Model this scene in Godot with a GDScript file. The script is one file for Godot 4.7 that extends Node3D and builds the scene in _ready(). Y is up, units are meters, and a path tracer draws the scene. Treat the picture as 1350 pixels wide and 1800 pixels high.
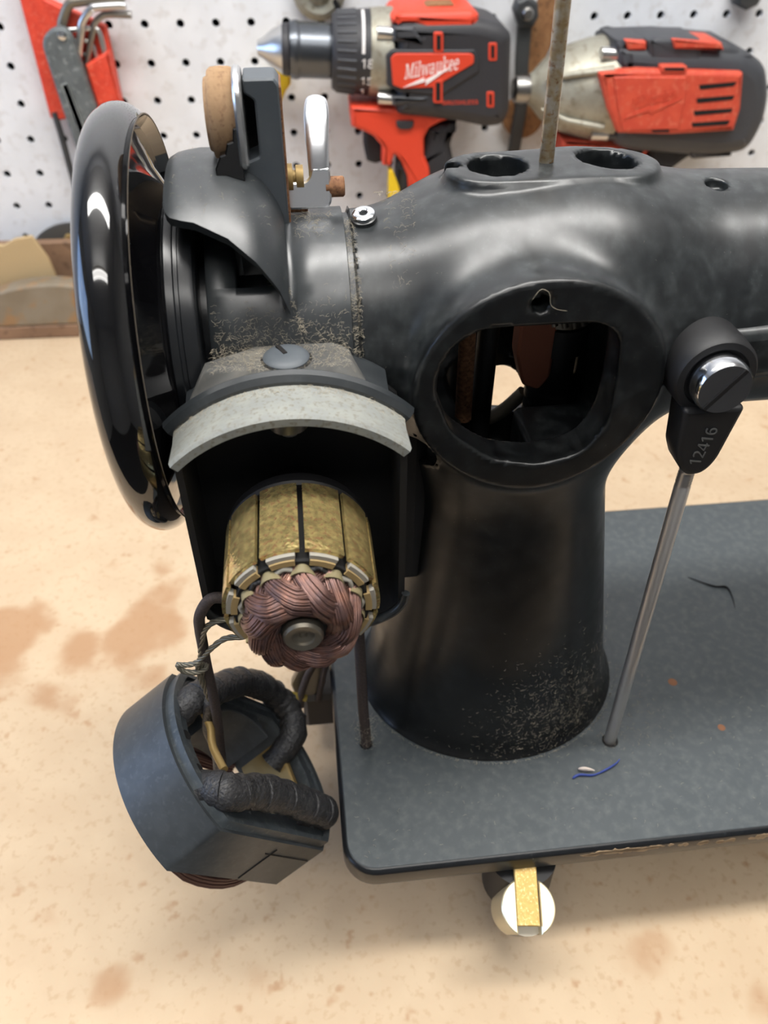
extends Node3D
# All shapes are given in millimetres and turned into metres when a vertex is added.

const MM := 0.001
const ID := Transform3D.IDENTITY
var M := {}
var rng := RandomNumberGenerator.new()
var names := {}

# ------------------------------------------------------------------ mesh helpers
func mb() -> SurfaceTool:
	var st := SurfaceTool.new()
	st.begin(Mesh.PRIMITIVE_TRIANGLES)
	return st

func vert(st: SurfaceTool, p: Vector3, g: int) -> void:
	st.set_smooth_group(g)
	st.add_vertex(p * MM)

func tri(st: SurfaceTool, a: Vector3, b: Vector3, c: Vector3, g := 0) -> void:
	vert(st, a, g); vert(st, b, g); vert(st, c, g)

func quad(st: SurfaceTool, a: Vector3, b: Vector3, c: Vector3, d: Vector3, g := 0) -> void:
	tri(st, a, b, c, g); tri(st, a, c, d, g)

func P(a: Array) -> PackedVector2Array:
	var r := PackedVector2Array()
	for i in range(0, a.size(), 2):
		r.append(Vector2(a[i], a[i + 1]))
	return r

func V3(a: Array) -> Array:
	var r := []
	for i in range(0, a.size(), 3):
		r.append(Vector3(a[i], a[i + 1], a[i + 2]))
	return r

func inset(poly: PackedVector2Array, b: float) -> PackedVector2Array:   # poly anticlockwise: positive b shrinks
	var n := poly.size()
	var out := PackedVector2Array()
	for i in n:
		var e1: Vector2 = (poly[i] - poly[(i + n - 1) % n]).normalized()
		var e2: Vector2 = (poly[(i + 1) % n] - poly[i]).normalized()
		var n1 := Vector2(-e1.y, e1.x)
		var n2 := Vector2(-e2.y, e2.x)
		out.append(poly[i] + (n1 + n2) * (b / maxf(0.35, 1.0 + n1.dot(n2))))
	return out

func ccw(poly: PackedVector2Array) -> PackedVector2Array:
	var s := 0.0
	for i in poly.size():
		s += poly[i].cross(poly[(i + 1) % poly.size()])
	if s < 0:
		poly.reverse()
	return poly

func rounded(poly: PackedVector2Array, r: float, k := 4) -> PackedVector2Array:   # round every corner of a polygon
	var n := poly.size()
	var out := PackedVector2Array()
	for i in n:
		var p := poly[i]
		var a := poly[(i + n - 1) % n]
		var b := poly[(i + 1) % n]
		var ra := minf(r, p.distance_to(a) * 0.45)
		var rb := minf(r, p.distance_to(b) * 0.45)
		var q1 := p + (a - p).normalized() * ra
		var q2 := p + (b - p).normalized() * rb
		for j in k + 1:
			var t := float(j) / k
			out.append(q1.lerp(p, t).lerp(p.lerp(q2, t), t))
	return out

# polygon in xy swept from z0 to z1 with rounded edges (bevel b in `steps`)
func prism(st: SurfaceTool, poly_in: PackedVector2Array, z0: float, z1: float, b := 0.0, xf := ID, steps := 1, back := true) -> void:
	var poly := ccw(poly_in.duplicate())
	var n := poly.size()
	var grp := []
	var g := 0
	for i in n:
		var e1: Vector2 = (poly[i] - poly[(i + n - 1) % n]).normalized()
		var e2: Vector2 = (poly[(i + 1) % n] - poly[i]).normalized()
		if e1.dot(e2) < 0.8:
			g += 1
		grp.append(g)
	var rings := []
	if b > 0.0:
		for s in range(steps + 1):
			var a := PI / 2 * s / steps
			rings.append([inset(poly, b * (1.0 - sin(a))), z0 + b * (1.0 - cos(a))])
		for s in range(steps + 1):
			var a := PI / 2 * s / steps
			rings.append([inset(poly, b * (1.0 - cos(a))), z1 - b * (1.0 - sin(a))])
	else:
		rings = [[poly, z0], [poly, z1]]
	for r in rings.size() - 1:
		var A: PackedVector2Array = rings[r][0]
		var B: PackedVector2Array = rings[r + 1][0]
		var extra := 0
		if steps == 1 and rings.size() == 4:
			extra = r * 200
		for i in n:
			var j := (i + 1) % n
			quad(st, xf * Vector3(A[i].x, A[i].y, rings[r][1]), xf * Vector3(B[i].x, B[i].y, rings[r + 1][1]), xf * Vector3(B[j].x, B[j].y, rings[r + 1][1]), xf * Vector3(A[j].x, A[j].y, rings[r][1]), grp[i] + extra + 1)
	var t := Geometry2D.triangulate_polygon(poly)
	for e in [[rings[0], 1], [rings[-1], 0]]:
		if e[1] == 1 and not back:
			continue
		var Q: PackedVector2Array = e[0][0]
		for i in range(0, t.size(), 3):
			var p := [Q[t[i]], Q[t[i + 1]], Q[t[i + 2]]]
			if ((p[1] - p[0]).cross(p[2] - p[0]) < 0) == (e[1] == 0):
				pass
			else:
				p.reverse()
			tri(st, xf * Vector3(p[0].x, p[0].y, e[0][1]), xf * Vector3(p[1].x, p[1].y, e[0][1]), xf * Vector3(p[2].x, p[2].y, e[0][1]), 900 + e[1])

func rect(w: float, h: float, c := Vector2.ZERO) -> PackedVector2Array:
	return PackedVector2Array([c + Vector2(-w, -h) / 2, c + Vector2(w, -h) / 2, c + Vector2(w, h) / 2, c + Vector2(-w, h) / 2])

func box(st: SurfaceTool, c: Vector3, s: Vector3, b := 0.5, xf := ID) -> void:
	prism(st, rect(s.x, s.y), -s.z / 2, s.z / 2, minf(b, minf(s.x, minf(s.y, s.z)) * 0.4), xf * Transform3D(Basis.IDENTITY, c))

# frame whose z axis runs along `d`
func along(o: Vector3, d: Vector3) -> Transform3D:
	var z := d.normalized()
	var x := (Vector3.UP if absf(z.y) < 0.9 else Vector3.RIGHT).cross(z).normalized()
	return Transform3D(Basis(x, z.cross(x), z), o)

# profile of (radius, height along z); crisp where it turns by more than 38 degrees
func lathe(st: SurfaceTool, prof: PackedVector2Array, xf := ID, seg := 32, a0 := 0.0, a1 := TAU, gbase := 0) -> void:
	var g := gbase + 1
	for i in prof.size() - 1:
		if i > 0:
			var d1: Vector2 = (prof[i] - prof[i - 1]).normalized()
			var d2: Vector2 = (prof[i + 1] - prof[i]).normalized()
			if d1.dot(d2) < 0.79:
				g += 1
		for s in seg:
			var t0 := a0 + (a1 - a0) * s / seg
			var t1 := a0 + (a1 - a0) * (s + 1) / seg
			if s == seg - 1 and is_equal_approx(a1 - a0, TAU):
				t1 = a0
			var c0 := Vector3(cos(t0), sin(t0), 0)
			var c1 := Vector3(cos(t1), sin(t1), 0)
			var p := prof[i]
			var q := prof[i + 1]
			var A := xf * (c0 * p.x + Vector3(0, 0, p.y))
			var B := xf * (c1 * p.x + Vector3(0, 0, p.y))
			var C := xf * (c1 * q.x + Vector3(0, 0, q.y))
			var D := xf * (c0 * q.x + Vector3(0, 0, q.y))
			if p.x < 0.001:
				tri(st, A, D, C, g)
			elif q.x < 0.001:
				tri(st, A, D, B, g)
			else:
				quad(st, A, D, C, B, g)

func smooth_path(pts: Array, k := 6) -> Array:
	var out := []
	for i in pts.size() - 1:
		var p0: Vector3 = pts[maxi(i - 1, 0)]
		var p1: Vector3 = pts[i]
		var p2: Vector3 = pts[i + 1]
		var p3: Vector3 = pts[mini(i + 2, pts.size() - 1)]
		for j in k:
			out.append(p1.cubic_interpolate(p2, p0, p3, float(j) / k))
	out.append(pts[-1])
	return out

# tube through points; r a number or an array of radii
func tube(st: SurfaceTool, pts: Array, r, seg := 8, xf := ID, caps := true, squash := Vector2.ONE) -> void:
	var n := pts.size()
	var x := Vector3.ZERO
	var prev := []
	for i in n:
		var d: Vector3 = (pts[mini(i + 1, n - 1)] - pts[maxi(i - 1, 0)]).normalized()
		if i == 0:
			x = (Vector3.UP if absf(d.y) < 0.9 else Vector3.RIGHT).cross(d).normalized()
		x = (x - d * x.dot(d)).normalized()
		var y := d.cross(x)
		var rad: float = r if not r is Array else r[i]
		var ring := []
		for s in seg:
			var a := TAU * s / seg
			ring.append(xf * (pts[i] + x * cos(a) * rad * squash.x + y * sin(a) * rad * squash.y))
		if i > 0:
			for s in seg:
				var t := (s + 1) % seg
				quad(st, prev[s], ring[s], ring[t], prev[t], 1)
		if caps and (i == 0 or i == n - 1):
			var c: Vector3 = xf * pts[i]
			for s in seg:
				if i == 0:
					tri(st, c, ring[s], ring[(s + 1) % seg], 2)
				else:
					tri(st, c, ring[(s + 1) % seg], ring[s], 3)
		prev = ring

# wall between two outlines of the same number of points, from z0 to z1
func ring_prism(st: SurfaceTool, outer: PackedVector2Array, inner: PackedVector2Array, z0: float, z1: float, xf := ID, closed := true) -> void:
	var n := outer.size()
	for i in (n if closed else n - 1):
		var j := (i + 1) % n
		var o0 := Vector3(outer[i].x, outer[i].y, 0)
		var o1 := Vector3(outer[j].x, outer[j].y, 0)
		var i0 := Vector3(inner[i].x, inner[i].y, 0)
		var i1 := Vector3(inner[j].x, inner[j].y, 0)
		var a := Vector3(0, 0, z0)
		var b := Vector3(0, 0, z1)
		quad(st, xf * (o0 + a), xf * (o0 + b), xf * (o1 + b), xf * (o1 + a), 1)
		quad(st, xf * (i0 + a), xf * (i1 + a), xf * (i1 + b), xf * (i0 + b), 2)
		quad(st, xf * (o0 + b), xf * (i0 + b), xf * (i1 + b), xf * (o1 + b), 3)
		quad(st, xf * (o0 + a), xf * (o1 + a), xf * (i1 + a), xf * (i0 + a), 4)
	if not closed:
		for k in [0, n - 1]:
			quad(st, xf * Vector3(outer[k].x, outer[k].y, z0), xf * Vector3(inner[k].x, inner[k].y, z0), xf * Vector3(inner[k].x, inner[k].y, z1), xf * Vector3(outer[k].x, outer[k].y, z1), 5 + k)

# ------------------------------------------------------------------ distance fields -> surface nets
func smin(a: float, b: float, k: float) -> float:
	var h := maxf(k - absf(a - b), 0.0) / k
	return minf(a, b) - h * h * k * 0.25

func smax(a: float, b: float, k: float) -> float:
	return -smin(-a, -b, k)

func rbox(p: Vector3, c: Vector3, h: Vector3, r: float) -> float:
	var q := (p - c).abs() - h + Vector3(r, r, r)
	return Vector3(maxf(q.x, 0), maxf(q.y, 0), maxf(q.z, 0)).length() + minf(maxf(q.x, maxf(q.y, q.z)), 0.0) - r

func poly_dist(p: Vector2, v: PackedVector2Array) -> float:
	var d := (p - v[0]).length_squared()
	var s := 1.0
	var j := v.size() - 1
	for i in v.size():
		var e := v[j] - v[i]
		var w := p - v[i]
		var b := w - e * clampf(w.dot(e) / e.dot(e), 0.0, 1.0)
		d = minf(d, b.length_squared())
		var c1 := p.y >= v[i].y
		var c2 := p.y < v[j].y
		var c3 := e.x * w.y > e.y * w.x
		if (c1 and c2 and c3) or (not c1 and not c2 and not c3):
			s = -s
		j = i
	return s * sqrt(d)

func nets(f: Callable, lo: Vector3, hi: Vector3, h: float, tint = null) -> ArrayMesh:
	var K := 4
	var nb := Vector3i(((hi - lo) / (h * K)).ceil())
	var nx := nb.x * K + 1
	var ny := nb.y * K + 1
	var nz := nb.z * K + 1
	var val := PackedFloat32Array()
	val.resize(nx * ny * nz)
	val.fill(1e9)
	var cell := PackedInt32Array()
	cell.resize(nx * ny * nz)
	cell.fill(-1)
	var verts := PackedVector3Array()
	var norms := PackedVector3Array()
	var live := []
	var reach := h * K * 0.87 * 1.25
	for bx in nb.x:
		for by in nb.y:
			for bz in nb.z:
				var c := lo + (Vector3(bx, by, bz) + Vector3(0.5, 0.5, 0.5)) * h * K
				if absf(f.call(c)) > reach:
					continue
				live.append(Vector3i(bx, by, bz) * K)
				for i in range(bx * K, bx * K + K + 1):
					for j in range(by * K, by * K + K + 1):
						var at := (i * ny + j) * nz
						for k in range(bz * K, bz * K + K + 1):
							if val[at + k] > 1e8:
								val[at + k] = f.call(lo + Vector3(i, j, k) * h)
	var off := [0, 1, nz, nz + 1, ny * nz, ny * nz + 1, ny * nz + nz, ny * nz + nz + 1]
	var cor := [Vector3(0, 0, 0), Vector3(0, 0, 1), Vector3(0, 1, 0), Vector3(0, 1, 1), Vector3(1, 0, 0), Vector3(1, 0, 1), Vector3(1, 1, 0), Vector3(1, 1, 1)]
	var edges := [0, 1, 2, 3, 4, 5, 6, 7, 0, 2, 1, 3, 4, 6, 5, 7, 0, 4, 1, 5, 2, 6, 3, 7]
	for b in live:
		for i in range(b.x, b.x + K):
			for j in range(b.y, b.y + K):
				for k in range(b.z, b.z + K):
					var at: int = (i * ny + j) * nz + k
					var v0 := val[at]
					var v1 := val[at + off[1]]
					var v2 := val[at + off[2]]
					var v3 := val[at + off[3]]
					var v4 := val[at + off[4]]
					var v5 := val[at + off[5]]
					var v6 := val[at + off[6]]
					var v7 := val[at + off[7]]
					var neg := int(v0 < 0) + int(v1 < 0) + int(v2 < 0) + int(v3 < 0) + int(v4 < 0) + int(v5 < 0) + int(v6 < 0) + int(v7 < 0)
					if neg == 0 or neg == 8:
						continue
					var vs := [v0, v1, v2, v3, v4, v5, v6, v7]
					var sum := Vector3.ZERO
					var cnt := 0
					for e in range(0, 24, 2):
						var p: float = vs[edges[e]]
						var q: float = vs[edges[e + 1]]
						if (p < 0) != (q < 0):
							var ca: Vector3 = cor[edges[e]]
							sum += ca.lerp(cor[edges[e + 1]], p / (p - q))
							cnt += 1
					var gr := Vector3(v4 + v5 + v6 + v7 - v0 - v1 - v2 - v3, v2 + v3 + v6 + v7 - v0 - v1 - v4 - v5, v1 + v3 + v5 + v7 - v0 - v2 - v4 - v6)
					cell[at] = verts.size()
					var pos := lo + (Vector3(i, j, k) + sum / cnt) * h
					var e := 0.55
					for step in 2:
						var here: float = f.call(pos)
						gr = Vector3(f.call(pos + Vector3(e, 0, 0)) - f.call(pos - Vector3(e, 0, 0)), f.call(pos + Vector3(0, e, 0)) - f.call(pos - Vector3(0, e, 0)), f.call(pos + Vector3(0, 0, e)) - f.call(pos - Vector3(0, 0, e))) / (2 * e)
						if step == 0:
							pos -= (gr * here / maxf(gr.length_squared(), 0.3)).limit_length(h * 0.5)
						else:
							gr = gr.normalized()
					verts.append(pos * MM)
					norms.append(gr)
	var idx := PackedInt32Array()
	var sx := ny * nz
	for b in live:
		for i in range(b.x, b.x + K):
			for j in range(b.y, b.y + K):
				for k in range(b.z, b.z + K):
					var at: int = (i * ny + j) * nz + k
					if cell[at] < 0:
						continue
					var s0 := val[at] < 0
					for ax in 3:
						var other: int = val[at + (sx if ax == 0 else nz if ax == 1 else 1)] < 0
						if bool(other) == s0:
							continue
						var d1 := nz if ax == 0 else 1 if ax == 1 else sx
						var d2 := 1 if ax == 0 else sx if ax == 1 else nz
						if (ax != 0 and i == 0) or (ax != 1 and j == 0) or (ax != 2 and k == 0):
							continue
						var a := cell[at]
						var bb := cell[at - d1]
						var c := cell[at - d1 - d2]
						var d := cell[at - d2]
						if bb < 0 or c < 0 or d < 0:
							continue
						if s0:
							idx.append_array([a, d, c, a, c, bb])
						else:
							idx.append_array([a, bb, c, a, c, d])
	var arr := []
	arr.resize(Mesh.ARRAY_MAX)
	arr[Mesh.ARRAY_VERTEX] = verts
	arr[Mesh.ARRAY_NORMAL] = norms
	arr[Mesh.ARRAY_INDEX] = idx
	if tint != null:
		var cols := PackedColorArray()
		for v in verts:
			cols.append(tint.call(v / MM))
		arr[Mesh.ARRAY_COLOR] = cols
	var m := ArrayMesh.new()
	m.add_surface_from_arrays(Mesh.PRIMITIVE_TRIANGLES, arr)
	return m

# ------------------------------------------------------------------ nodes
func numbered(called: String) -> String:
	if not names.has(called):
		names[called] = 0
		return called
	names[called] += 1
	return "%s_%03d" % [called, names[called]]

func tag(o: Node, label := "", category := "", group := "", kind := "") -> void:
	if label: o.set_meta("label", label)
	if category: o.set_meta("category", category)
	if group: o.set_meta("group", group)
	if kind: o.set_meta("kind", kind)

func thing(called: String, label: String, category: String, at := Vector3.ZERO, turn := Basis.IDENTITY, group := "") -> Node3D:
	var o := Node3D.new()
	o.name = numbered(called)
	o.transform = Transform3D(turn, at * MM)
	tag(o, label, category, group)
	add_child(o, true)
	return o

func obj(called: String, what, mat: Material, parent: Node = null, label := "") -> MeshInstance3D:
	var o := MeshInstance3D.new()
	if what is SurfaceTool:
		what.generate_normals()
		what.index()
		o.mesh = what.commit()
	else:
		o.mesh = what
	o.material_override = mat
	if parent:
		o.name = called
		parent.add_child(o, true)
	else:
		o.name = numbered(called)
		add_child(o, true)
	if label: o.set_meta("label", label)
	return o

func struct(called: String, what, mat: Material) -> MeshInstance3D:
	var o := obj(called, what, mat)
	o.set_meta("kind", "structure")
	return o

# ------------------------------------------------------------------ textures and materials
func noise(seed_: int, freq: float, size: int, oct := 4, type := FastNoiseLite.TYPE_SIMPLEX_SMOOTH) -> PackedByteArray:
	var n := FastNoiseLite.new()
	n.seed = seed_
	n.noise_type = type
	n.frequency = freq
	n.fractal_octaves = oct
	var im := n.get_seamless_image(size, size)
	im.convert(Image.FORMAT_L8)
	return im.get_data()

func tex(data: PackedByteArray, size: int) -> ImageTexture:
	return ImageTexture.create_from_image(Image.create_from_data(size, size, false, Image.FORMAT_RGB8, data))

# dark base with soft clouds of dust and sharp pale specks
func dusty(base: Color, dust: Color, amount: float, specks: float, seed_: int, size := 512, soft := 0.006) -> ImageTexture:
	var a := noise(seed_, soft, size, 5)
	var b := noise(seed_ + 1, 0.16, size, 2)
	var c := noise(seed_ + 2, 0.05, size, 3)
	var out := PackedByteArray()
	out.resize(size * size * 3)
	for i in size * size:
		var k := clampf((a[i] / 255.0 - 0.35) * 1.6, 0, 1) * amount * (0.6 + 0.8 * c[i] / 255.0)
		var s := (b[i] + c[i] * 0.55) / 255.0
		if s > 1.19:
			k += clampf((s - 1.19) * 5.0, 0, 1) * specks
		var col := base.lerp(dust, minf(k, 1.0))
		out[i * 3] = int(col.r * 255)
		out[i * 3 + 1] = int(col.g * 255)
		out[i * 3 + 2] = int(col.b * 255)
	return tex(out, size)

# three colours mixed by noise
func mottled(c0: Color, c1: Color, c2: Color, f1: float, f2: float, seed_: int, size := 256, edge := 1.0) -> ImageTexture:
	var a := noise(seed_, f1, size, 4)
	var b := noise(seed_ + 7, f2, size, 4)
	var out := PackedByteArray()
	out.resize(size * size * 3)
	for i in size * size:
		var col := c0.lerp(c1, clampf((a[i] / 255.0 - 0.5) * 2.2 * edge + 0.5, 0, 1)).lerp(c2, clampf((b[i] / 255.0 - 0.62) * 5.0 * edge, 0, 1))
		out[i * 3] = int(col.r * 255)
		out[i * 3 + 1] = int(col.g * 255)
		out[i * 3 + 2] = int(col.b * 255)
	return tex(out, size)

func grey(lo: float, hi: float, freq: float, seed_: int, size := 256, oct := 4) -> ImageTexture:
	var a := noise(seed_, freq, size, oct)
	var out := PackedByteArray()
	out.resize(size * size * 3)
	for i in size * size:
		var v := int(255 * lerpf(lo, hi, a[i] / 255.0))
		out[i * 3] = v
		out[i * 3 + 1] = v
		out[i * 3 + 2] = v
	return tex(out, size)

func mat(called: String, c: Color, rough: float, metal := 0.0, t: Texture2D = null, scale := 20.0, rough_t: Texture2D = null) -> StandardMaterial3D:
	var m := StandardMaterial3D.new()
	m.resource_name = called
	m.albedo_color = c
	m.roughness = rough
	m.metallic = metal
	m.cull_mode = BaseMaterial3D.CULL_DISABLED
	if t or rough_t:
		m.albedo_texture = t
		m.roughness_texture = rough_t
		m.uv1_triplanar = true
		m.uv1_scale = Vector3.ONE * scale
	M[called] = m
	return m

func bump(m: StandardMaterial3D, t: Texture2D, h: float) -> void:
	m.heightmap_enabled = true
	m.heightmap_texture = t
	m.heightmap_scale = h

func C8(r: int, g: int, b: int) -> Color:
	return Color(r / 255.0, g / 255.0, b / 255.0)

func make_materials() -> void:
	mat("enamel", Color.WHITE, 1.0, 0.0, dusty(C8(24, 27, 29), C8(116, 121, 120), 0.42, 0.7, 11, 512, 0.012), 19.0, grey(0.27, 0.4, 0.02, 31))
	M.enamel.metallic_specular = 0.55
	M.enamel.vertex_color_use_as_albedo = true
	mat("enamel_dusty", Color.WHITE, 1.0, 0.0, dusty(C8(36, 40, 43), C8(128, 130, 128), 0.3, 0.9, 15), 19.0, grey(0.28, 0.44, 0.02, 35))
	M.enamel_dusty.metallic_specular = 0.65
	mat("enamel_bed", Color.WHITE, 1.0, 0.0, dusty(C8(66, 72, 75), C8(140, 142, 136), 0.2, 0.75, 21, 512, 0.02), 18.0, grey(0.36, 0.55, 0.015, 33))
	mat("bracket", Color.WHITE, 0.5, 0.0, dusty(C8(76, 82, 88), C8(130, 132, 130), 0.2, 0.5, 17, 256), 19.0)
	mat("gloss", Color.WHITE, 0.07, 0.0, dusty(C8(10, 10, 12), C8(110, 105, 95), 0.06, 0.35, 41, 256), 14.0)
	M.gloss.clearcoat_enabled = true
	M.gloss.clearcoat = 0.6
	M.gloss.clearcoat_roughness = 0.03
	mat("satin", Color.WHITE, 0.28, 0.0, dusty(C8(20, 22, 25), C8(110, 112, 112), 0.15, 0.5, 45, 256), 14.0)
	mat("boss_dust", Color.WHITE, 0.7, 0.0, dusty(C8(70, 70, 68), C8(150, 142, 126), 0.5, 0.8, 19, 256), 24.0)
	mat("black", C8(20, 20, 22), 0.55)
	mat("inside", C8(12, 12, 13), 0.75)
	mat("grey_paint", Color.WHITE, 0.6, 0.0, mottled(C8(132, 135, 132), C8(142, 144, 138), C8(118, 114, 104), 0.02, 0.07, 51), 30.0)
	var br := mottled(C8(226, 202, 134), C8(172, 156, 104), C8(190, 138, 100), 0.03, 0.05, 61)
	mat("brass_bar", Color.WHITE, 0.36, 0.72, br, 45.0, grey(0.2, 0.55, 0.06, 63))
	bump(M.brass_bar, grey(0.0, 1.0, 0.05, 65), 0.012)
	mat("copper", Color.WHITE, 0.33, 0.65, mottled(C8(112, 88, 84), C8(132, 96, 82), C8(88, 74, 76), 0.02, 0.03, 71), 40.0)
	mat("dark_copper", C8(84, 58, 54), 0.5, 0.4)
	mat("dark_block", C8(58, 52, 46), 0.7)
	mat("paper", C8(150, 146, 136), 0.9)
	mat("fibre", C8(160, 136, 92), 0.7)
	mat("liner", C8(122, 112, 82), 0.6)
	mat("chrome", C8(222, 224, 228), 0.13, 1.0)
	mat("satin_chrome", C8(228, 230, 234), 0.27, 1.0)
	mat("bright_steel", C8(205, 205, 205), 0.28, 1.0)
	mat("steel", C8(150, 148, 145), 0.32, 1.0)
	mat("dull_steel", C8(140, 134, 122), 0.45, 0.9)
	mat("rusty_rod", Color.WHITE, 0.3, 0.75, mottled(C8(190, 182, 168), C8(166, 142, 104), C8(132, 90, 56), 0.02, 0.04, 81), 40.0)
	mat("rust", Color.WHITE, 0.85, 0.1, mottled(C8(120, 84, 58), C8(150, 108, 76), C8(92, 58, 40), 0.04, 0.06, 91), 45.0)
	mat("rubber_brown", Color.WHITE, 0.9, 0.0, mottled(C8(148, 118, 86), C8(160, 130, 98), C8(130, 100, 74), 0.02, 0.05, 95), 40.0)
	mat("brown_iron", C8(142, 86, 64), 0.75)
	mat("stator_iron", Color.WHITE, 0.5, 0.15, mottled(C8(58, 64, 68), C8(70, 76, 80), C8(84, 88, 88), 0.02, 0.06, 101), 22.0)
	mat("stator_side", Color.WHITE, 0.44, 0.15, mottled(C8(58, 62, 65), C8(66, 70, 73), C8(72, 76, 78), 0.02, 0.06, 102), 22.0)
	mat("tape", Color.WHITE, 0.5, 0.0, mottled(C8(36, 36, 38), C8(48, 48, 50), C8(78, 76, 72), 0.03, 0.08, 111), 35.0)
	bump(M.tape, grey(0.0, 1.0, 0.07, 113), 0.05)
	mat("braid", Color.WHITE, 0.75, 0.0, mottled(C8(56, 48, 46), C8(70, 58, 54), C8(34, 30, 30), 0.05, 0.09, 115), 60.0)
	mat("bare_wire", C8(130, 126, 112), 0.45, 0.7)
	mat("dull_brass", C8(150, 126, 78), 0.5, 0.4)
	mat("yellow_sleeve", C8(160, 140, 60), 0.7)
	mat("gold", Color.WHITE, 0.42, 0.5, mottled(C8(196, 164, 96), C8(184, 150, 84), C8(220, 200, 150), 0.03, 0.06, 121), 50.0)
	mat("nickel_gold", C8(238, 226, 190), 0.3, 0.7)
	mat("lint", C8(186, 176, 156), 1.0)
	mat("worn_line", C8(112, 102, 90), 0.7)
	mat("chip", C8(176, 152, 122), 0.9)
	mat("rust_spot", C8(134, 92, 66), 0.9)
	mat("number", C8(98, 98, 96), 0.45)
	# bench and wall
	mat("pegboard", Color.WHITE, 0.62, 0.0, mottled(C8(228, 231, 236), C8(222, 225, 230), C8(216, 217, 220), 0.01, 0.03, 131, 512), 5.0)
	mat("dark_gap", C8(40, 42, 46), 0.9)
	mat("drywall", C8(205, 203, 198), 0.9)
	mat("ceiling", C8(225, 225, 225), 0.9)
	mat("concrete", C8(66, 64, 62), 0.85)
	mat("board_brown", Color.WHITE, 0.7, 0.0, mottled(C8(142, 112, 88), C8(128, 100, 78), C8(104, 80, 62), 0.01, 0.03, 141), 8.0)
	mat("tin", Color.WHITE, 0.55, 0.1, mottled(C8(138, 128, 112), C8(128, 116, 98), C8(150, 118, 84), 0.01, 0.02, 143), 8.0)
	mat("cardboard", C8(186, 162, 122), 0.9)
	mat("lid_black", C8(62, 60, 56), 0.5)
	# tools
	mat("tool_red", C8(214, 66, 40), 0.5)
	mat("tool_red_worn", Color.WHITE, 0.55, 0.0, mottled(C8(206, 80, 56), C8(196, 70, 50), C8(208, 98, 74), 0.02, 0.04, 151), 14.0)
	mat("key_red", Color.WHITE, 0.55, 0.0, mottled(C8(222, 74, 50), C8(208, 62, 42), C8(224, 100, 78), 0.02, 0.05, 153), 20.0)
	mat("tool_black", C8(46, 46, 50), 0.55)
	mat("tool_grey", C8(62, 64, 69), 0.5)
	mat("rod_steel", C8(196, 192, 188), 0.3, 0.8)
	mat("rubber_black", C8(40, 40, 44), 0.8)
	mat("cast", Color.WHITE, 0.5, 0.6, mottled(C8(170, 168, 156), C8(156, 152, 138), C8(128, 122, 106), 0.02, 0.03, 155), 14.0)
	mat("chuck", C8(96, 100, 106), 0.3, 0.9)
	mat("white_print", C8(236, 232, 230), 0.7)
	mat("slot_dark", C8(14, 12, 12), 0.9)
	mat("tool_yellow", C8(226, 190, 30), 0.6)
	mat("worn_grey", Color.WHITE, 0.55, 0.2, mottled(C8(104, 110, 112), C8(92, 98, 100), C8(140, 146, 146), 0.015, 0.04, 157), 18.0)
	mat("worn_pale", C8(150, 156, 156), 0.6)
	mat("leather", Color.WHITE, 0.8, 0.0, mottled(C8(132, 92, 58), C8(146, 106, 70), C8(110, 76, 48), 0.02, 0.03, 159), 20.0)
	mat("hanger", C8(74, 76, 78), 0.5, 0.5)
	mat("dull_white", C8(176, 168, 150), 0.6)
	mat("scrap_blue", C8(52, 70, 140), 0.6)
	mat("scrap_white", C8(214, 200, 188), 0.7)
	mat("led", Color.WHITE, 0.5)
	M.led.emission_enabled = true
	M.led.emission = Color(1.0, 0.98, 0.95)
	M.led.emission_energy_multiplier = 4.0
	mat("glass", Color(1, 1, 1, 0.06), 0.02)
	M.glass.transparency = BaseMaterial3D.TRANSPARENCY_ALPHA

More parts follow.
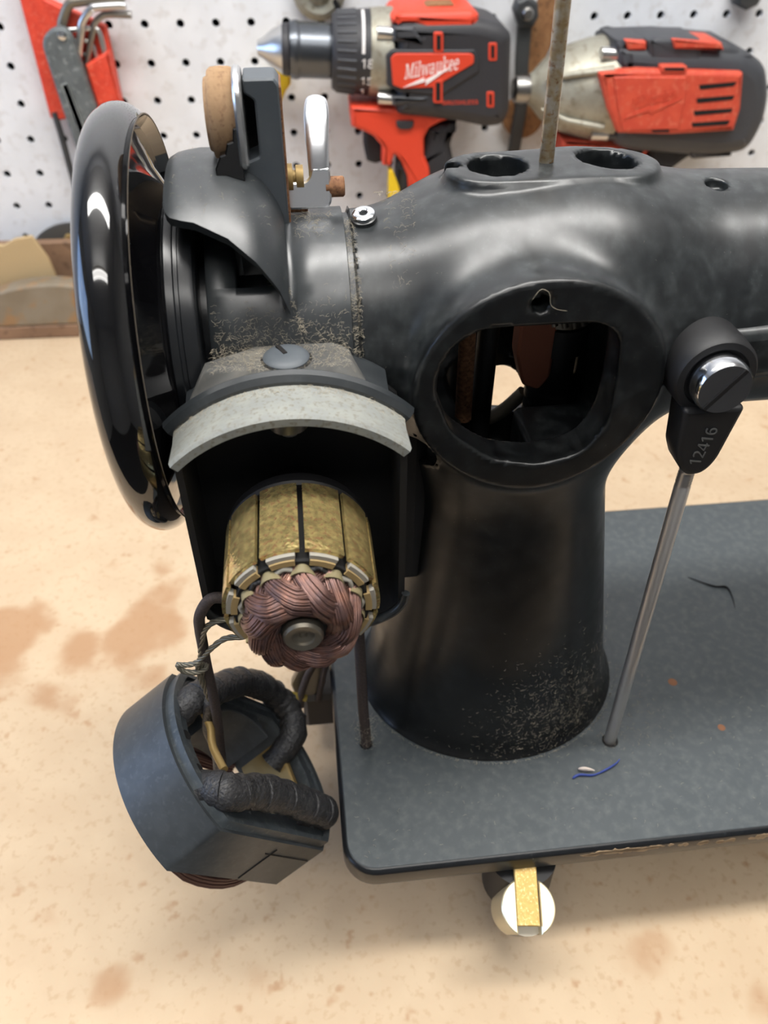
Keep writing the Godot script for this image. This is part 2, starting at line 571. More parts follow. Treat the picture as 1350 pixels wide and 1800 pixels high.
# ------------------------------------------------------------------ the room
func room() -> void:
	# pegboard: sheet with real holes an inch apart, a dark gap behind and the wall behind that
	var st := mb()
	var z0 := -681.9
	var zb := -686.6
	for i in range(-13, 27):
		for j in range(-4, 9):
			var c := Vector3(25.4 * i - 142.1, 218.6 - 25.4 * j, z0)
			var h := 12.7
			var n := 16
			for k in n:
				var a0 := TAU * k / n
				var a1 := TAU * (k + 1) / n
				var d0 := Vector3(cos(a0), sin(a0), 0)
				var d1 := Vector3(cos(a1), sin(a1), 0)
				var e0 := d0 * (h / maxf(absf(d0.x), absf(d0.y)))
				var e1 := d1 * (h / maxf(absf(d1.x), absf(d1.y)))
				quad(st, c + d0 * 2.9, c + e0, c + e1, c + d1 * 2.9, 1)
				var b := Vector3(0, 0, zb - z0)
				quad(st, c + d0 * 2.9, c + d1 * 2.9, c + d1 * 2.9 + b, c + d0 * 2.9 + b, 2)
	var x0 := 25.4 * -13.5 - 142.1
	var x1 := 25.4 * 26.5 - 142.1
	var y0 := 218.6 - 25.4 * 8.5
	var y1 := 218.6 + 25.4 * 4.5
	for r in [[-1800, x0, 0, 1500], [x1, 1800, 0, 1500], [x0, x1, 0, y0], [x0, x1, y1, 1500]]:
		quad(st, Vector3(r[0], r[2], z0), Vector3(r[0], r[3], z0), Vector3(r[1], r[3], z0), Vector3(r[1], r[2], z0), 1)
	struct("wall_back", st, M.pegboard)
	st = mb()
	box(st, Vector3(0, 300, -740), Vector3(3700, 2500, 60), 1)
	struct("wall_behind", st, M.dark_gap)
	st = mb()
	box(st, Vector3(0, -930, 700), Vector3(3700, 60, 2960), 1)
	struct("floor", st, M.concrete)
	st = mb()
	box(st, Vector3(0, 1530, 700), Vector3(3700, 60, 2960), 1)
	struct("ceiling", st, M.ceiling)
	st = mb()
	box(st, Vector3(1830, 300, 700), Vector3(60, 2500, 2960), 1)
	struct("wall_right", st, M.drywall)
	st = mb()
	box(st, Vector3(0, 300, 2210), Vector3(3700, 2500, 60), 1)
	struct("wall_front", st, M.drywall)
	# left wall with a window
	st = mb()
	for r in [[-780, -700, -950, 1560], [500, 2240, -950, 1560], [-700, 500, -950, 150], [-700, 500, 1050, 1560]]:
		box(st, Vector3(-1830, (r[2] + r[3]) / 2.0, (r[0] + r[1]) / 2.0), Vector3(60, r[3] - r[2], r[1] - r[0]), 1)
	struct("wall_left", st, M.drywall)
	st = mb()
	for r in [[-700, -660, 150, 1050], [460, 500, 150, 1050], [-660, 460, 150, 190], [-660, 460, 1010, 1050], [-120, -80, 190, 1010]]:
		box(st, Vector3(-1820, (r[2] + r[3]) / 2.0, (r[0] + r[1]) / 2.0), Vector3(40, r[3] - r[2], r[1] - r[0]), 2)
	var w := struct("window_1", st, M.dull_white)
	for r in [[-660, -120], [-80, 460]]:
		st = mb()
		box(st, Vector3(-1822, 600, (r[0] + r[1]) / 2.0), Vector3(5, 820, r[1] - r[0]), 0.5)
		obj("pane", st, M.glass, w)

func bench() -> void:
	var size := 768
	var nz := noise(201, 0.012, size, 5)
	var fine := noise(203, 0.09, size, 4)
	var field := PackedFloat32Array()
	field.resize(size * size)
	field.fill(0.0)
	var X0 := -450.0
	var Z0 := -700.0
	var W := 900.0
	# damp marks: x, z, radius, strength
	for s in [[-181, -296, 30, 0.9], [-160, -312, 24, 0.8], [-140, -296, 26, 0.9], [-112, -300, 34, 0.95], [-95, -325, 20, 0.8], [-131, -348, 16, 0.75], [-105, -345, 14, 0.7], [-150, -345, 14, 0.6], [-100, -268, 22, 0.7], [-150, -262, 18, 0.5], [-190, -262, 16, 0.6], [-96, -121, 12, 1.15], [-122, -150, 12, 0.5], [118, -118, 14, 0.5], [62, -116, 10, 0.45], [-72, -360, 10, 0.8], [-70, -340, 12, 0.7], [150, -96, 12, 0.5], [-40, -120, 12, 0.4], [330, -300, 40, 0.5], [-260, -200, 30, 0.6], [112, -310, 12, 0.4]]:
		var px := int((s[0] - X0) / W * size)
		var pz := int((s[1] - Z0) / W * size)
		var r: int = int(s[2] / W * size * 2.2)
		for i in range(maxi(px - r, 0), mini(px + r, size)):
			for j in range(maxi(pz - r, 0), mini(pz + r, size)):
				var d: float = Vector2(i - px, j - pz).length() / (s[2] / W * size)
				field[j * size + i] = maxf(field[j * size + i], s[3] * exp(-d * d * 0.7))
	var out := PackedByteArray()
	out.resize(size * size * 4)
	for i in size * size:
		var a := smoothstep(0.5, 0.85, field[i] + (nz[i] / 255.0 - 0.5) * 1.1) * 0.72
		a = maxf(a, smoothstep(0.84, 0.98, fine[i] / 255.0 + nz[i] / 1275.0) * 0.5)
		out[i * 4] = 164
		out[i * 4 + 1] = 120
		out[i * 4 + 2] = 80
		out[i * 4 + 3] = int(a * 255)
	var m := mat("bench", Color.WHITE, 0.75, 0.0, mottled(C8(200, 177, 147), C8(195, 171, 141), C8(189, 163, 132), 0.01, 0.07, 211, 512), 5.0)
	m.detail_enabled = true
	m.detail_albedo = ImageTexture.create_from_image(Image.create_from_data(size, size, false, Image.FORMAT_RGBA8, out))
	m.detail_uv_layer = BaseMaterial3D.DETAIL_UV_2
	var st := mb()
	for f in [[Vector3(-1200, 0, -681.5), Vector3(1200, 0, -681.5), Vector3(1200, 0, -72), Vector3(-1200, 0, -72)], [Vector3(-1200, 0, -72), Vector3(1200, 0, -72), Vector3(1200, -30, -72), Vector3(-1200, -30, -72)], [Vector3(-1200, -30, -72), Vector3(1200, -30, -72), Vector3(1200, -30, -681.5), Vector3(-1200, -30, -681.5)], [Vector3(-1200, 0, -681.5), Vector3(-1200, 0, -72), Vector3(-1200, -30, -72), Vector3(-1200, -30, -681.5)], [Vector3(1200, 0, -72), Vector3(1200, 0, -681.5), Vector3(1200, -30, -681.5), Vector3(1200, -30, -72)]]:
		for k in [0, 1, 2, 0, 2, 3]:
			st.set_uv2(Vector2((f[k].x - X0) / W, (f[k].z - Z0) / W))
			vert(st, f[k], -1)
	var b := thing("workbench", "tan fibreboard workbench top with damp brown stains under the sewing machine", "workbench")
	obj("bench_top", st, m, b)
	for x in [-1100, 1100]:
		for z in [-620, -130]:
			st = mb()
			box(st, Vector3(x, -465, z), Vector3(80, 869, 80), 2)
			obj("leg", st, M.board_brown, b)

func lamp(at: Vector3, size: Vector2, energy: float, col := Color(1.0, 0.99, 0.975)) -> void:
	var t := thing("ceiling_lamp", "long white shop lamp hanging above the " + ("bench" if at.z < 0 else "space in front of the bench"), "lamp", at)
	var st := mb()
	box(st, Vector3(0, 18, 0), Vector3(size.x + 20, 34, size.y + 16), 3)
	obj("housing", st, M.dull_white, t)
	for s in [-1, 1]:
		st = mb()
		tube(st, [Vector3(-size.x / 2, -8, s * size.y * 0.3), Vector3(size.x / 2, -8, s * size.y * 0.3)], 9, 12)
		obj("light_tube", st, M.led, t)
	for s in [-1, 1]:
		st = mb()
		tube(st, [Vector3(s * size.x * 0.4, 34, 0), Vector3(s * size.x * 0.4, 1500 - at.y, 0)], 2, 6)
		obj("hanging_wire", st, M.steel, t)
	st = mb()
	box(st, Vector3(0, 36, 0), Vector3(size.x - 60, 3, size.y - 30), 0.5)  # glowing strip added on top of the lamp to brighten the ceiling
	obj("added_strip", st, M.led, t)
	var u := AreaLight3D.new()  # upward fill added for a brighter ceiling and its reflections
	u.name = "added_uplight"
	u.area_size = (size - Vector2(60, 30)) * MM
	u.light_energy = energy * 0.5
	u.light_color = col
	u.shadow_enabled = true
	u.position = Vector3(0, 40, 0) * MM
	u.rotation.x = PI / 2
	t.add_child(u)
	var l := AreaLight3D.new()
	l.name = "lamp_light"
	l.area_size = size * MM
	l.light_energy = energy
	l.light_color = col
	l.shadow_enabled = true
	l.position = Vector3(0, -19, 0) * MM
	l.rotation.x = -PI / 2
	t.add_child(l)

# ------------------------------------------------------------------ the sewing machine
var sm: Node3D
const AX := Vector3(0, 168, -85)      # main shaft axis

func casting_field() -> Callable:
	var hole := rounded(P([31.8, 167.3, 33.3, 176, 38.5, 182, 44.5, 184.2, 73, 184.2, 78.4, 180, 79.6, 164, 79.2, 153.5, 73.5, 144.6, 61.5, 141.9, 48.3, 144.4, 36.6, 153.5]), 4, 3)
	return func(p: Vector3) -> float:
		var y := clampf(p.y, 0, 160)
		var fl := 3.0 * exp(-y * 0.25)
		var ax := 51.0 - 0.145 * y + fl
		var bz := 45.0 - 0.06 * y + fl
		var k := Vector2((p.x - 66.5 + 0.03 * y) / ax, (p.z + 86.0) / bz).length()
		var d := maxf(maxf((k - 1.0) * minf(ax, bz), p.y - 150.0), -1.0 - p.y)
		var head := rbox(p, Vector3(63, 163, -88), Vector3(43, 43, 38.5), 33)
		var t := clampf((p.x - 80.0) / 320.0, 0, 1)
		var arm := maxf(Vector3(minf(p.x - 80.0, 0), p.y - 170.0 + 3.0 * t, p.z + 87.0).length() - 34.6 + 5.0 * t, p.x - 395.0)
		d = smin(smin(head, arm, 16), d, 20)
		var neck := maxf(Vector2(p.y - AX.y, p.z - AX.z).length() - 29.6, maxf(13.6 - p.x, p.x - 45.0))
		d = smin(d, neck, 12)
		var q := Vector2(maxf(absf(p.x - 68.3) - 17.2, 0), p.z + 88.0).length()
		d = smin(d, smax(q - 12.0, absf(p.y - 198.0) - 10.2, 1.6), 2.5)
		var e := Vector2((p.x - 59.2) / 33.2, (p.y - 165.0) / 31.0).length()
		d = smin(d, smax((e - 1.0) * 31.0, absf(p.z + 62.0) - 17.0, 1.4), 6)
		# hollows
		if p.z > -64.0:
			d = smax(d, -maxf(poly_dist(Vector2(p.x, p.y), hole), -64.0 - p.z), 0.8)
			d = smax(d, -maxf(Vector2(p.x - 56.6, p.y - 190.0).length() - 2.4, -52.0 - p.z), 0.6)
		var cav := rbox(p, Vector3(56.5, 160, -88), Vector3(30, 31, 33.5), 12)
		cav = minf(cav, rbox(p, Vector3(62, 120, -95), Vector3(14, 26, 24), 8))
		cav = maxf(cav, -rbox(p, Vector3(80, 131, -62), Vector3(18, 9, 14), 2))
		cav = minf(cav, maxf(Vector2(p.x - 69, p.y - 118).length() - 10.0, p.z + 112.0))
		d = smax(d, -cav, 1.0)
		if p.y > 175.0:
			d = smax(d, -maxf(Vector2(p.x - 53.6, p.z + 88.2).length() - 8.0, 186.0 - p.y), 0.6)
			d = smax(d, -maxf(Vector2(p.x - 83.2, p.z + 88.6).length() - 8.2, 190.0 - p.y), 0.6)
			d = smax(d, -(Vector3(p.x - 41.7, (p.y - 206) * 0.5, p.z + 90.5).length() - 2.6), 0.5)
			d = smax(d, -maxf(Vector2(p.x - 112.4, p.z + 82.0).length() - 3.0, 201.0 - p.y), 0.6)
		return d

func guard_radius(x: float) -> float:
	var xs := [-32.0, -29.0, -24.0, -16.0, -9.3, -6.0, -4.3, -3.0]
	var rs := [44.0, 45.6, 46.2, 46.0, 43.5, 39.5, 36.0, 32.0]
	for i in 7:
		if x <= xs[i + 1]:
			return lerpf(rs[i], rs[i + 1], clampf((x - xs[i]) / (xs[i + 1] - xs[i]), 0, 1))
	return 32.0

func guard_low(x: float) -> float:
	var xs := [-31.5, -30.6, -29.0, -24.0, -16.3, -10.3, -5.6, -4.1, -3.0]
	var fs := [68.0, 62.5, 60.0, 58.0, 52.5, 46.0, 39.0, 34.0, 29.0]
	for i in 8:
		if x <= xs[i + 1]:
			return lerpf(fs[i], fs[i + 1], clampf((x - xs[i]) / (xs[i + 1] - xs[i]), 0, 1))
	return 29.0

func on_shaft(x: float, r: float, deg: float) -> Vector3:
	return Vector3(x, AX.y + r * sin(deg_to_rad(deg)), AX.z + r * cos(deg_to_rad(deg)))

func machine() -> void:
	sm = thing("sewing_machine", "old black enamelled sewing machine seen from behind with its motor opened up", "sewing machine", Vector3(-3.2, 60, -128.3), Basis(Vector3.UP, deg_to_rad(1.5)))
	# bed
	var poly := PackedVector2Array()
	for c in [[361, 11, -90, 11], [361, 167, 0, 11], [11, 167, 90, 11], [12, 12, 180, 12]]:
		for i in 9:
			var a := deg_to_rad(c[2] + 90.0 * i / 8)
			poly.append(Vector2(c[0], c[1]) + Vector2(cos(a), sin(a)) * c[3])
	var flat := Transform3D(Basis(Vector3.RIGHT, Vector3.FORWARD, Vector3.UP), Vector3.ZERO)   # xy of the outline -> x and -z, z -> up
	var st := mb()
	prism(st, poly, -11, 0, 2.4, flat, 4)
	var bed := obj("bed", st, M.satin, sm)
	st = mb()
	prism(st, inset(ccw(poly.duplicate()), 1.6), -1.2, 0.06, 0.5, flat, 2)
	obj("dusty_top", st, M.enamel_bed, bed)
	for h in [[108.6, -42.4, 3.2], [118.6, -57.6, 1.4], [12.2, -51.5, 2.6]]:
		st = mb()
		lathe(st, P([0, 0.08, h[2], 0.08]), Transform3D(Basis(Vector3.RIGHT, -PI / 2), Vector3(h[0], 0, h[1])), 20)
		obj("bed_hole", st, M.slot_dark, bed)
	for h in [[143.9, -67.1, 2.0], [155.1, -43.4, 1.6], [119.5, -62.0, 1.2]]:
		st = mb()
		lathe(st, P([0, 0.35, h[2] * 0.7, 0.3, h[2], 0.02]), Transform3D(Basis(Vector3.RIGHT, -PI / 2), Vector3(h[0], 0, h[1])), 14)
		obj("rivet", st, M.rust_spot, bed)
	# bare patches along the near edge, and the dark scrape on the bed
	st = mb()
	rng.seed = 5
	for i in 46:
		var x := 80.0 + 110.0 * pow(rng.randf(), 0.8)
		if i < 8:
			x = 89.0 + i * 2.6
		var w := rng.randf_range(0.8, 3.2) * (1.5 if x < 112 else 0.9)
		var y := rng.randf_range(-4.6, -2.6) - (0.8 if x > 120 else 0.0)
		var q := PackedVector2Array()
		for k in 11:
			var a := TAU * k / 11
			q.append(Vector2(cos(a) * w * rng.randf_range(0.5, 1.0), sin(a) * rng.randf_range(0.5, 1.5)))
		prism(st, q, -0.2, 0.08, 0, Transform3D(Basis.IDENTITY, Vector3(x, y, 0)))
	obj("bare_patch", st, M.chip, bed).set_meta("kind", "stuff")
	st = mb()
	tube(st, smooth_path(V3([174, 0, -125.5, 179, 0, -121.5, 184, 0, -118, 189.5, 0, -116.5, 189.5, 0, -110, 188, 0, -104]), 4), [0.3, 0.6, 0.8, 0.9, 0.9, 1.0, 1.2, 1.3, 1.3, 1.4, 1.6, 1.8, 1.6, 1.4, 1.2, 1.0, 0.9, 0.8, 0.6, 0.4, 0.2], 6, ID, true, Vector2(0.06, 1.0))
	obj("scrape", st, M.slot_dark, bed)
	# what the bed stands on
	st = mb()
	box(st, Vector3(110, -35.5, -95), Vector3(120, 49, 90), 3)
	box(st, Vector3(300, -35.5, -95), Vector3(60, 49, 90), 3)
	tube(st, [Vector3(8, -24, -70), Vector3(340, -24, -70)], 6, 12)
	tube(st, [Vector3(8, -22, -120), Vector3(340, -22, -120)], 6, 12)
	box(st, Vector3(14, -25, -95), Vector3(10, 28, 60), 2)
	obj("underframe", st, M.black, sm)
	# casting; pillar less dusty than arm; shade tinted into it and the flat face
	var dust_and_shade := func(v: Vector3) -> Color:
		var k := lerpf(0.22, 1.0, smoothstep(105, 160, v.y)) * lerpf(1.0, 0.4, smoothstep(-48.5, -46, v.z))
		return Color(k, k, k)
	obj("arm_and_pillar", nets(casting_field(), Vector3(8, -2, -136), Vector3(200, 210, -38), 1.3, dust_and_shade), M.enamel, sm)
	st = mb()
	lathe(st, P([0, 200, 32.6, 200, 31, 330, 29, 333, 0, 334]), along(Vector3(0, 168, -87), Vector3.RIGHT), 48)
	obj("arm_end", st, M.enamel, sm)
	# works seen through the inspection opening
	st = mb()
	tube(st, [Vector3(56, 98, -92), Vector3(55.5, 190, -88)], 3.4, 14)
	obj("crank_rod", st, M.black, sm)
	st = mb()
	tube(st, [Vector3(49.5, 128, -88), Vector3(47.5, 188, -84)], [2.8, 2.4], 12)
	obj("oiled_rod", st, M.rust, sm)
	st = mb()
	prism(st, rounded(P([64, 190, 64, 152, 67, 141.5, 72.5, 139.5, 75.5, 144, 75.5, 190]), 1.5), -92, -84, 0.8)
	obj("crank_fork", st, M.brown_iron, sm)
	st = mb()
	lathe(st, P([0, 118, 5, 118, 5, 126, 8.5, 126.5, 8.5, 129, 7, 129.6, 7, 132, 8.5, 132.6, 8.5, 136, 6.4, 137, 6.4, 150, 9, 151, 9, 160, 5, 161, 5, 188, 0, 188]), Transform3D(Basis(Vector3.RIGHT, -PI / 2), Vector3(79, 0, -92)), 24)
	obj("gear_shaft", st, M.black, sm)
	st = mb()
	for i in 18:
		var a := TAU * i / 18
		tube(st, [Vector3(79, 162, -92) + Vector3(cos(a), 0, sin(a)) * 9, Vector3(79, 172, -92) + Vector3(cos(a + 0.4), 0, sin(a + 0.4)) * 9], 1.1, 6)
	lathe(st, P([0, 161, 9, 161, 9, 173, 0, 173]), Transform3D(Basis(Vector3.RIGHT, -PI / 2), Vector3(79, 0, -92)), 24)
	obj("helical_gear", st, M.dull_steel, sm)
	st = mb()
	tube(st, smooth_path(V3([59, 112, -108, 64, 114, -107, 69, 118.5, -106, 74, 126, -104]), 4), 2.4, 10)
	obj("curved_link", st, M.dull_white, sm)
	st = mb()
	tube(st, smooth_path(V3([54.2, 191.4, -44.8, 55.9, 194, -44.6, 58, 193, -44.5, 58.8, 190, -44.6, 60.5, 188.6, -44.7, 63, 188, -44.8]), 5), 0.05, 4)
	obj("hair", st, M.lint, sm)
	# shaft housing between the handwheel and the arm, with a window cut in it and the seam groove
	st = mb()
	var xs := [-24.0, -23.5, -16.6, -16.4, -15.0, -8.0, -6.2, -6.0, -4.4, -4.2, -1.6, -1.4, 5.0, 11.9, 12.2, 13.6, 14.0]
	var angs := []
	for i in 73:
		angs.append(-100.0 + i * 5.0)
	for extra in [44.2, 44.6, 66.0, 66.4]:
		angs.append(extra)
	angs.sort()
	var rad := func(x: float, a: float) -> float:
		var r := 30.3
		if x >= -4.2 and x <= -1.6 and a > 30 and a < 150:
			r = 31.3
		if x > 12.1 and x < 13.9:
			r = 28.6
		if x < -23.6:
			r = 29.6
		if x > -16.5 and x < -6.1 and a > 44.4 and a < 66.2:
			r = 20.0
		return r
	for i in xs.size() - 1:
		for j in angs.size() - 1:
			quad(st, on_shaft(xs[i], rad.call(xs[i], angs[j]), angs[j]), on_shaft(xs[i], rad.call(xs[i], angs[j + 1]), angs[j + 1]), on_shaft(xs[i + 1], rad.call(xs[i + 1], angs[j + 1]), angs[j + 1]), on_shaft(xs[i + 1], rad.call(xs[i + 1], angs[j]), angs[j]), 1 if (xs[i] < -16.5 or xs[i] > -6.1 or angs[j] < 44.3 or angs[j] > 66.1) and not (xs[i] >= 11.9) else 2 + i)
	lathe(st, P([0, -24, 29.6, -24]), along(AX, Vector3.RIGHT), 40)
	obj("shaft_housing", st, M.enamel_dusty, sm)
	# belt guard over the hub
	st = mb()
	var gx := [-31.4, -30.8, -29.6, -27.0, -24.0, -20.0, -16.3, -13.0, -10.3, -8.0, -6.5, -5.4, -4.6, -4.0, -3.4]
	var outer := []
	for x in gx:
		var col := []
		var lo := guard_low(x)
		for k in 25:
			col.append([x, guard_radius(x), lerpf(lo, 150.0, k / 24.0)])
		outer.append(col)
	for i in gx.size() - 1:
		for k in 24:
			var a: Array = outer[i][k]
			var b: Array = outer[i][k + 1]
			var c: Array = outer[i + 1][k + 1]
			var d: Array = outer[i + 1][k]
			quad(st, on_shaft(a[0], a[1], a[2]), on_shaft(b[0], b[1], b[2]), on_shaft(c[0], c[1], c[2]), on_shaft(d[0], d[1], d[2]), 1)
			quad(st, on_shaft(a[0], a[1] - 2.2, a[2]), on_shaft(d[0], d[1] - 2.2, d[2]), on_shaft(c[0], c[1] - 2.2, c[2]), on_shaft(b[0], b[1] - 2.2, b[2]), 2)
			if k == 0:
				quad(st, on_shaft(a[0], a[1], a[2]), on_shaft(d[0], d[1], d[2]), on_shaft(d[0], d[1] - 2.2, d[2] - 0.6), on_shaft(a[0], a[1] - 2.2, a[2] - 0.6), 3)
			if i == 0:
				quad(st, on_shaft(a[0], a[1], a[2]), on_shaft(a[0], a[1] - 2.2, a[2]), on_shaft(b[0], b[1] - 2.2, b[2]), on_shaft(b[0], b[1], b[2]), 4)
	obj("belt_guard", st, M.enamel_dusty, sm)
	# handwheel
	st = mb()
	var hw := PackedVector2Array()
	for i in 25:
		var a := deg_to_rad(-128.0 + i * (128.0 + 62.0) / 24)
		hw.append(Vector2(50.5 + 7.2 * cos(a), -43.5 + 6.6 * sin(a)))
	hw.append_array(P([54.6, -37.0, 54.2, -37.0, 53.2, -38.8, 52.4, -40.2, 48, -39.4, 42, -37.2, 37.4, -34.4, 35.6, -33.2, 30, -33.2]))
	lathe(st, hw, along(AX, Vector3.RIGHT), 128)
	lathe(st, P([0, -50, 14, -50, 16, -46, 30, -43, 46.2, -48.6]), along(AX, Vector3.RIGHT), 64)
	var wheel := obj("handwheel", st, M.gloss, sm)
	st = mb()
	lathe(st, P([30, -33.6, 35.4, -33.6, 35.8, -33.0, 35.6, -31.2, 35.2, -30.9, 35.2, -30.0, 35.6, -29.7, 35.6, -27.4, 35.2, -26.4, 34.2, -26.0, 26, -25.9, 26, -24]), along(AX, Vector3.RIGHT), 96)
	obj("hub_band", st, M.satin, wheel)
	st = mb()
	lathe(st, P([54.2, -36.95, 54.5, -36.85, 54.75, -36.95]), along(AX, Vector3.RIGHT), 128)
	obj("worn_edge", st, M.worn_line, wheel)
	winder()
	motor()
	# thread pin and oil cap
	st = mb()
	tube(st, [Vector3(66.7, 200, -87.6), Vector3(65.0, 262, -87)], 1.95, 16)
	obj("spool_pin", st, M.rusty_rod, sm)
	st = mb()
	lathe(st, P([1.1, -0.6, 1.1, 0.35, 1.5, 0.6, 2.6, 0.5, 3.0, 0.2, 3.0, -0.6]), along(Vector3(17.2, 199.6, -81), Vector3(-0.12, 0.95, 0.25)), 28)
	obj("oil_cap", st, M.chrome, sm)
	st = mb()
	lathe(st, P([3.6, -5.0, 3.4, -0.9, 2.6, -0.5, 0, -0.5]), along(Vector3(17.2, 199.6, -81), Vector3(-0.12, 0.95, 0.25)), 24)
	obj("oil_cap_seat", st, M.enamel, sm)
	lever()
	hinge()
	# cord from behind the motor into the bed
	st = mb()
	tube(st, smooth_path(V3([9, 96, -62, 10.6, 76, -58, 11.2, 50, -55, 11.5, 25, -53, 12.2, 3, -51.6, 12.2, -4, -51.6]), 6), 2.0, 12)
	obj("cord", st, M.braid, sm)
	lint()

func winder() -> void:
	var st := mb()
	prism(st, rounded(P([-5.6, 196, -2.0, 190, -2.0, 231.0, -3, 232.6, -10.4, 232.6, -10.4, 229.6, -8.0, 228, -8.0, 215.4, -12.8, 213.6, -12.8, 208]), 0.6), -90, -79, 0.5)
	obj("winder_bracket", st, M.bracket, sm)
	st = mb()
	box(st, Vector3(-10.2, 221.4, -90), Vector3(5.6, 16, 3), 0.3)
	obj("bracket_back", st, M.slot_dark, sm)
	st = mb()
	prism(st, rounded(P([-2.4, 190, -1.6, 190, -1.6, 230.6, -2.4, 231]), 0.3), -91, -79.4, 0.2)
	obj("bracket_edge", st, M.rust, sm)
	st = mb()
	prism(st, rounded(P([-92, 213.6, -73.5, 213.6, -73.0, 230, -77, 235, -84, 235, -92, 228]), 3), -1, 1, 0.5, Transform3D(Basis(Vector3(0, 0, 1), Vector3(0, 1, 0), Vector3(-1, 0, 0)), Vector3(-11.6, 0, 0)))
	obj("tension_plate", st, M.bright_steel, sm)
	var hub := along(Vector3(-15.6, 223.4, -86), Vector3.RIGHT)
	st = mb()
	lathe(st, P([0, -3.6, 4.5, -3.6, 5, -4.2, 8.0, -4.2, 8.4, -3.4, 9.6, -3.2, 10.2, -2.4, 10.4, 0, 10.2, 2.2, 9.6, 3.0, 0, 3.0]), hub, 40)
	obj("winder_pulley", st, M.rubber_brown, sm)
	st = mb()
	prism(st, P([-19, 204, -11.8, 204, -12, 223.6, -13.4, 223.2, -13.8, 220.4, -15.2, 220.0, -15.9, 217.6, -17.2, 217.2, -18.6, 214.4]), -80, -74.4, 0.3)
	prism(st, rounded(P([-19, 206, -12, 206, -12, 214, -18, 214]), 1.5), -92, -75, 0.8)
	obj("pulley_yoke", st, M.gloss, sm)
	# chrome finger lever with its pivot
	st = mb()
	prism(st, rounded(P([-2.2, 199.6, 8.2, 199.6, 9.4, 201, 9.3, 209.6, 4.4, 209.6, 4.0, 207.4, 2.6, 206.2, -2.2, 206.2]), 1.2), -0.9, 0.9, 0.5, Transform3D(Basis(Vector3.RIGHT, deg_to_rad(-14)), Vector3(0, 203, -86.6)) * Transform3D(Basis.IDENTITY, Vector3(0, -203, 0)))
	tube(st, smooth_path(V3([6.5, 206, -87.3, 6.5, 210, -88.4, 6.5, 214.5, -90.6, 6.7, 219, -94, 6.9, 221.8, -97, 7.0, 223.6, -99.2]), 4), [2.6, 2.6, 2.7, 2.7, 2.75, 2.8, 2.85, 2.9, 3.0, 3.1, 3.2, 3.25, 3.3, 3.3, 3.25, 3.2, 3.1, 2.95, 2.7, 2.2, 1.2], 16, ID, true, Vector2(0.32, 1.0))
	obj("finger_lever", st, M.satin_chrome, sm)
	st = mb()
	lathe(st, P([0, 0, 2.6, 0, 2.6, 4.6, 2.2, 5, 0, 5]), along(Vector3(8, 204.2, -88.5), Vector3.RIGHT), 20)
	obj("pivot_pin", st, M.rust, sm)
	st = mb()
	lathe(st, P([0, 0, 3.6, 0, 3.6, 1.6, 2.0, 1.7, 2.0, 2.4, 3.2, 2.5, 3.2, 4.4, 0, 4.4]), along(Vector3(-2, 206.6, -89), Vector3.RIGHT), 20)
	obj("spacer_nut", st, M.dull_brass, sm)
	st = mb()
	box(st, Vector3(0.5, 199.6, -88), Vector3(5, 2, 4), 0.4)
	obj("lever_clip", st, M.rust, sm)

func cup_outline(R: float, hw: float, c: Vector2, n := 20) -> PackedVector2Array:
	var out := PackedVector2Array()
	var a := asin(hw / R)
	for i in n + 1:
		var t := -a + 2 * a * i / n
		out.append(c + Vector2(sin(t), cos(t)) * R)
	for i in n + 1:
		var t := -a + 2 * a * i / n
		out.append(c + Vector2(-sin(t), -cos(t)) * R)
	return out

func arc_band(st: SurfaceTool, c: Vector2, a: float, prof: PackedVector2Array, n := 28) -> void:   # profile of (radius, z) swept over +-a round the top
	for i in n:
		var t0 := -a + 2 * a * i / n
		var t1 := -a + 2 * a * (i + 1) / n
		for k in prof.size():
			var p := prof[k]
			var q := prof[(k + 1) % prof.size()]
			var f := func(t: float, v: Vector2) -> Vector3: return Vector3(c.x + sin(t) * v.x, c.y + cos(t) * v.x, v.y)
			quad(st, f.call(t0, p), f.call(t0, q), f.call(t1, q), f.call(t1, p), k + 1)
	for e in [-a, a]:
		for k in range(1, prof.size() - 1):
			var f := func(v: Vector2) -> Vector3: return Vector3(c.x + sin(e) * v.x, c.y + cos(e) * v.x, v.y)
			tri(st, f.call(prof[0]), f.call(prof[k]), f.call(prof[k + 1]), 50)

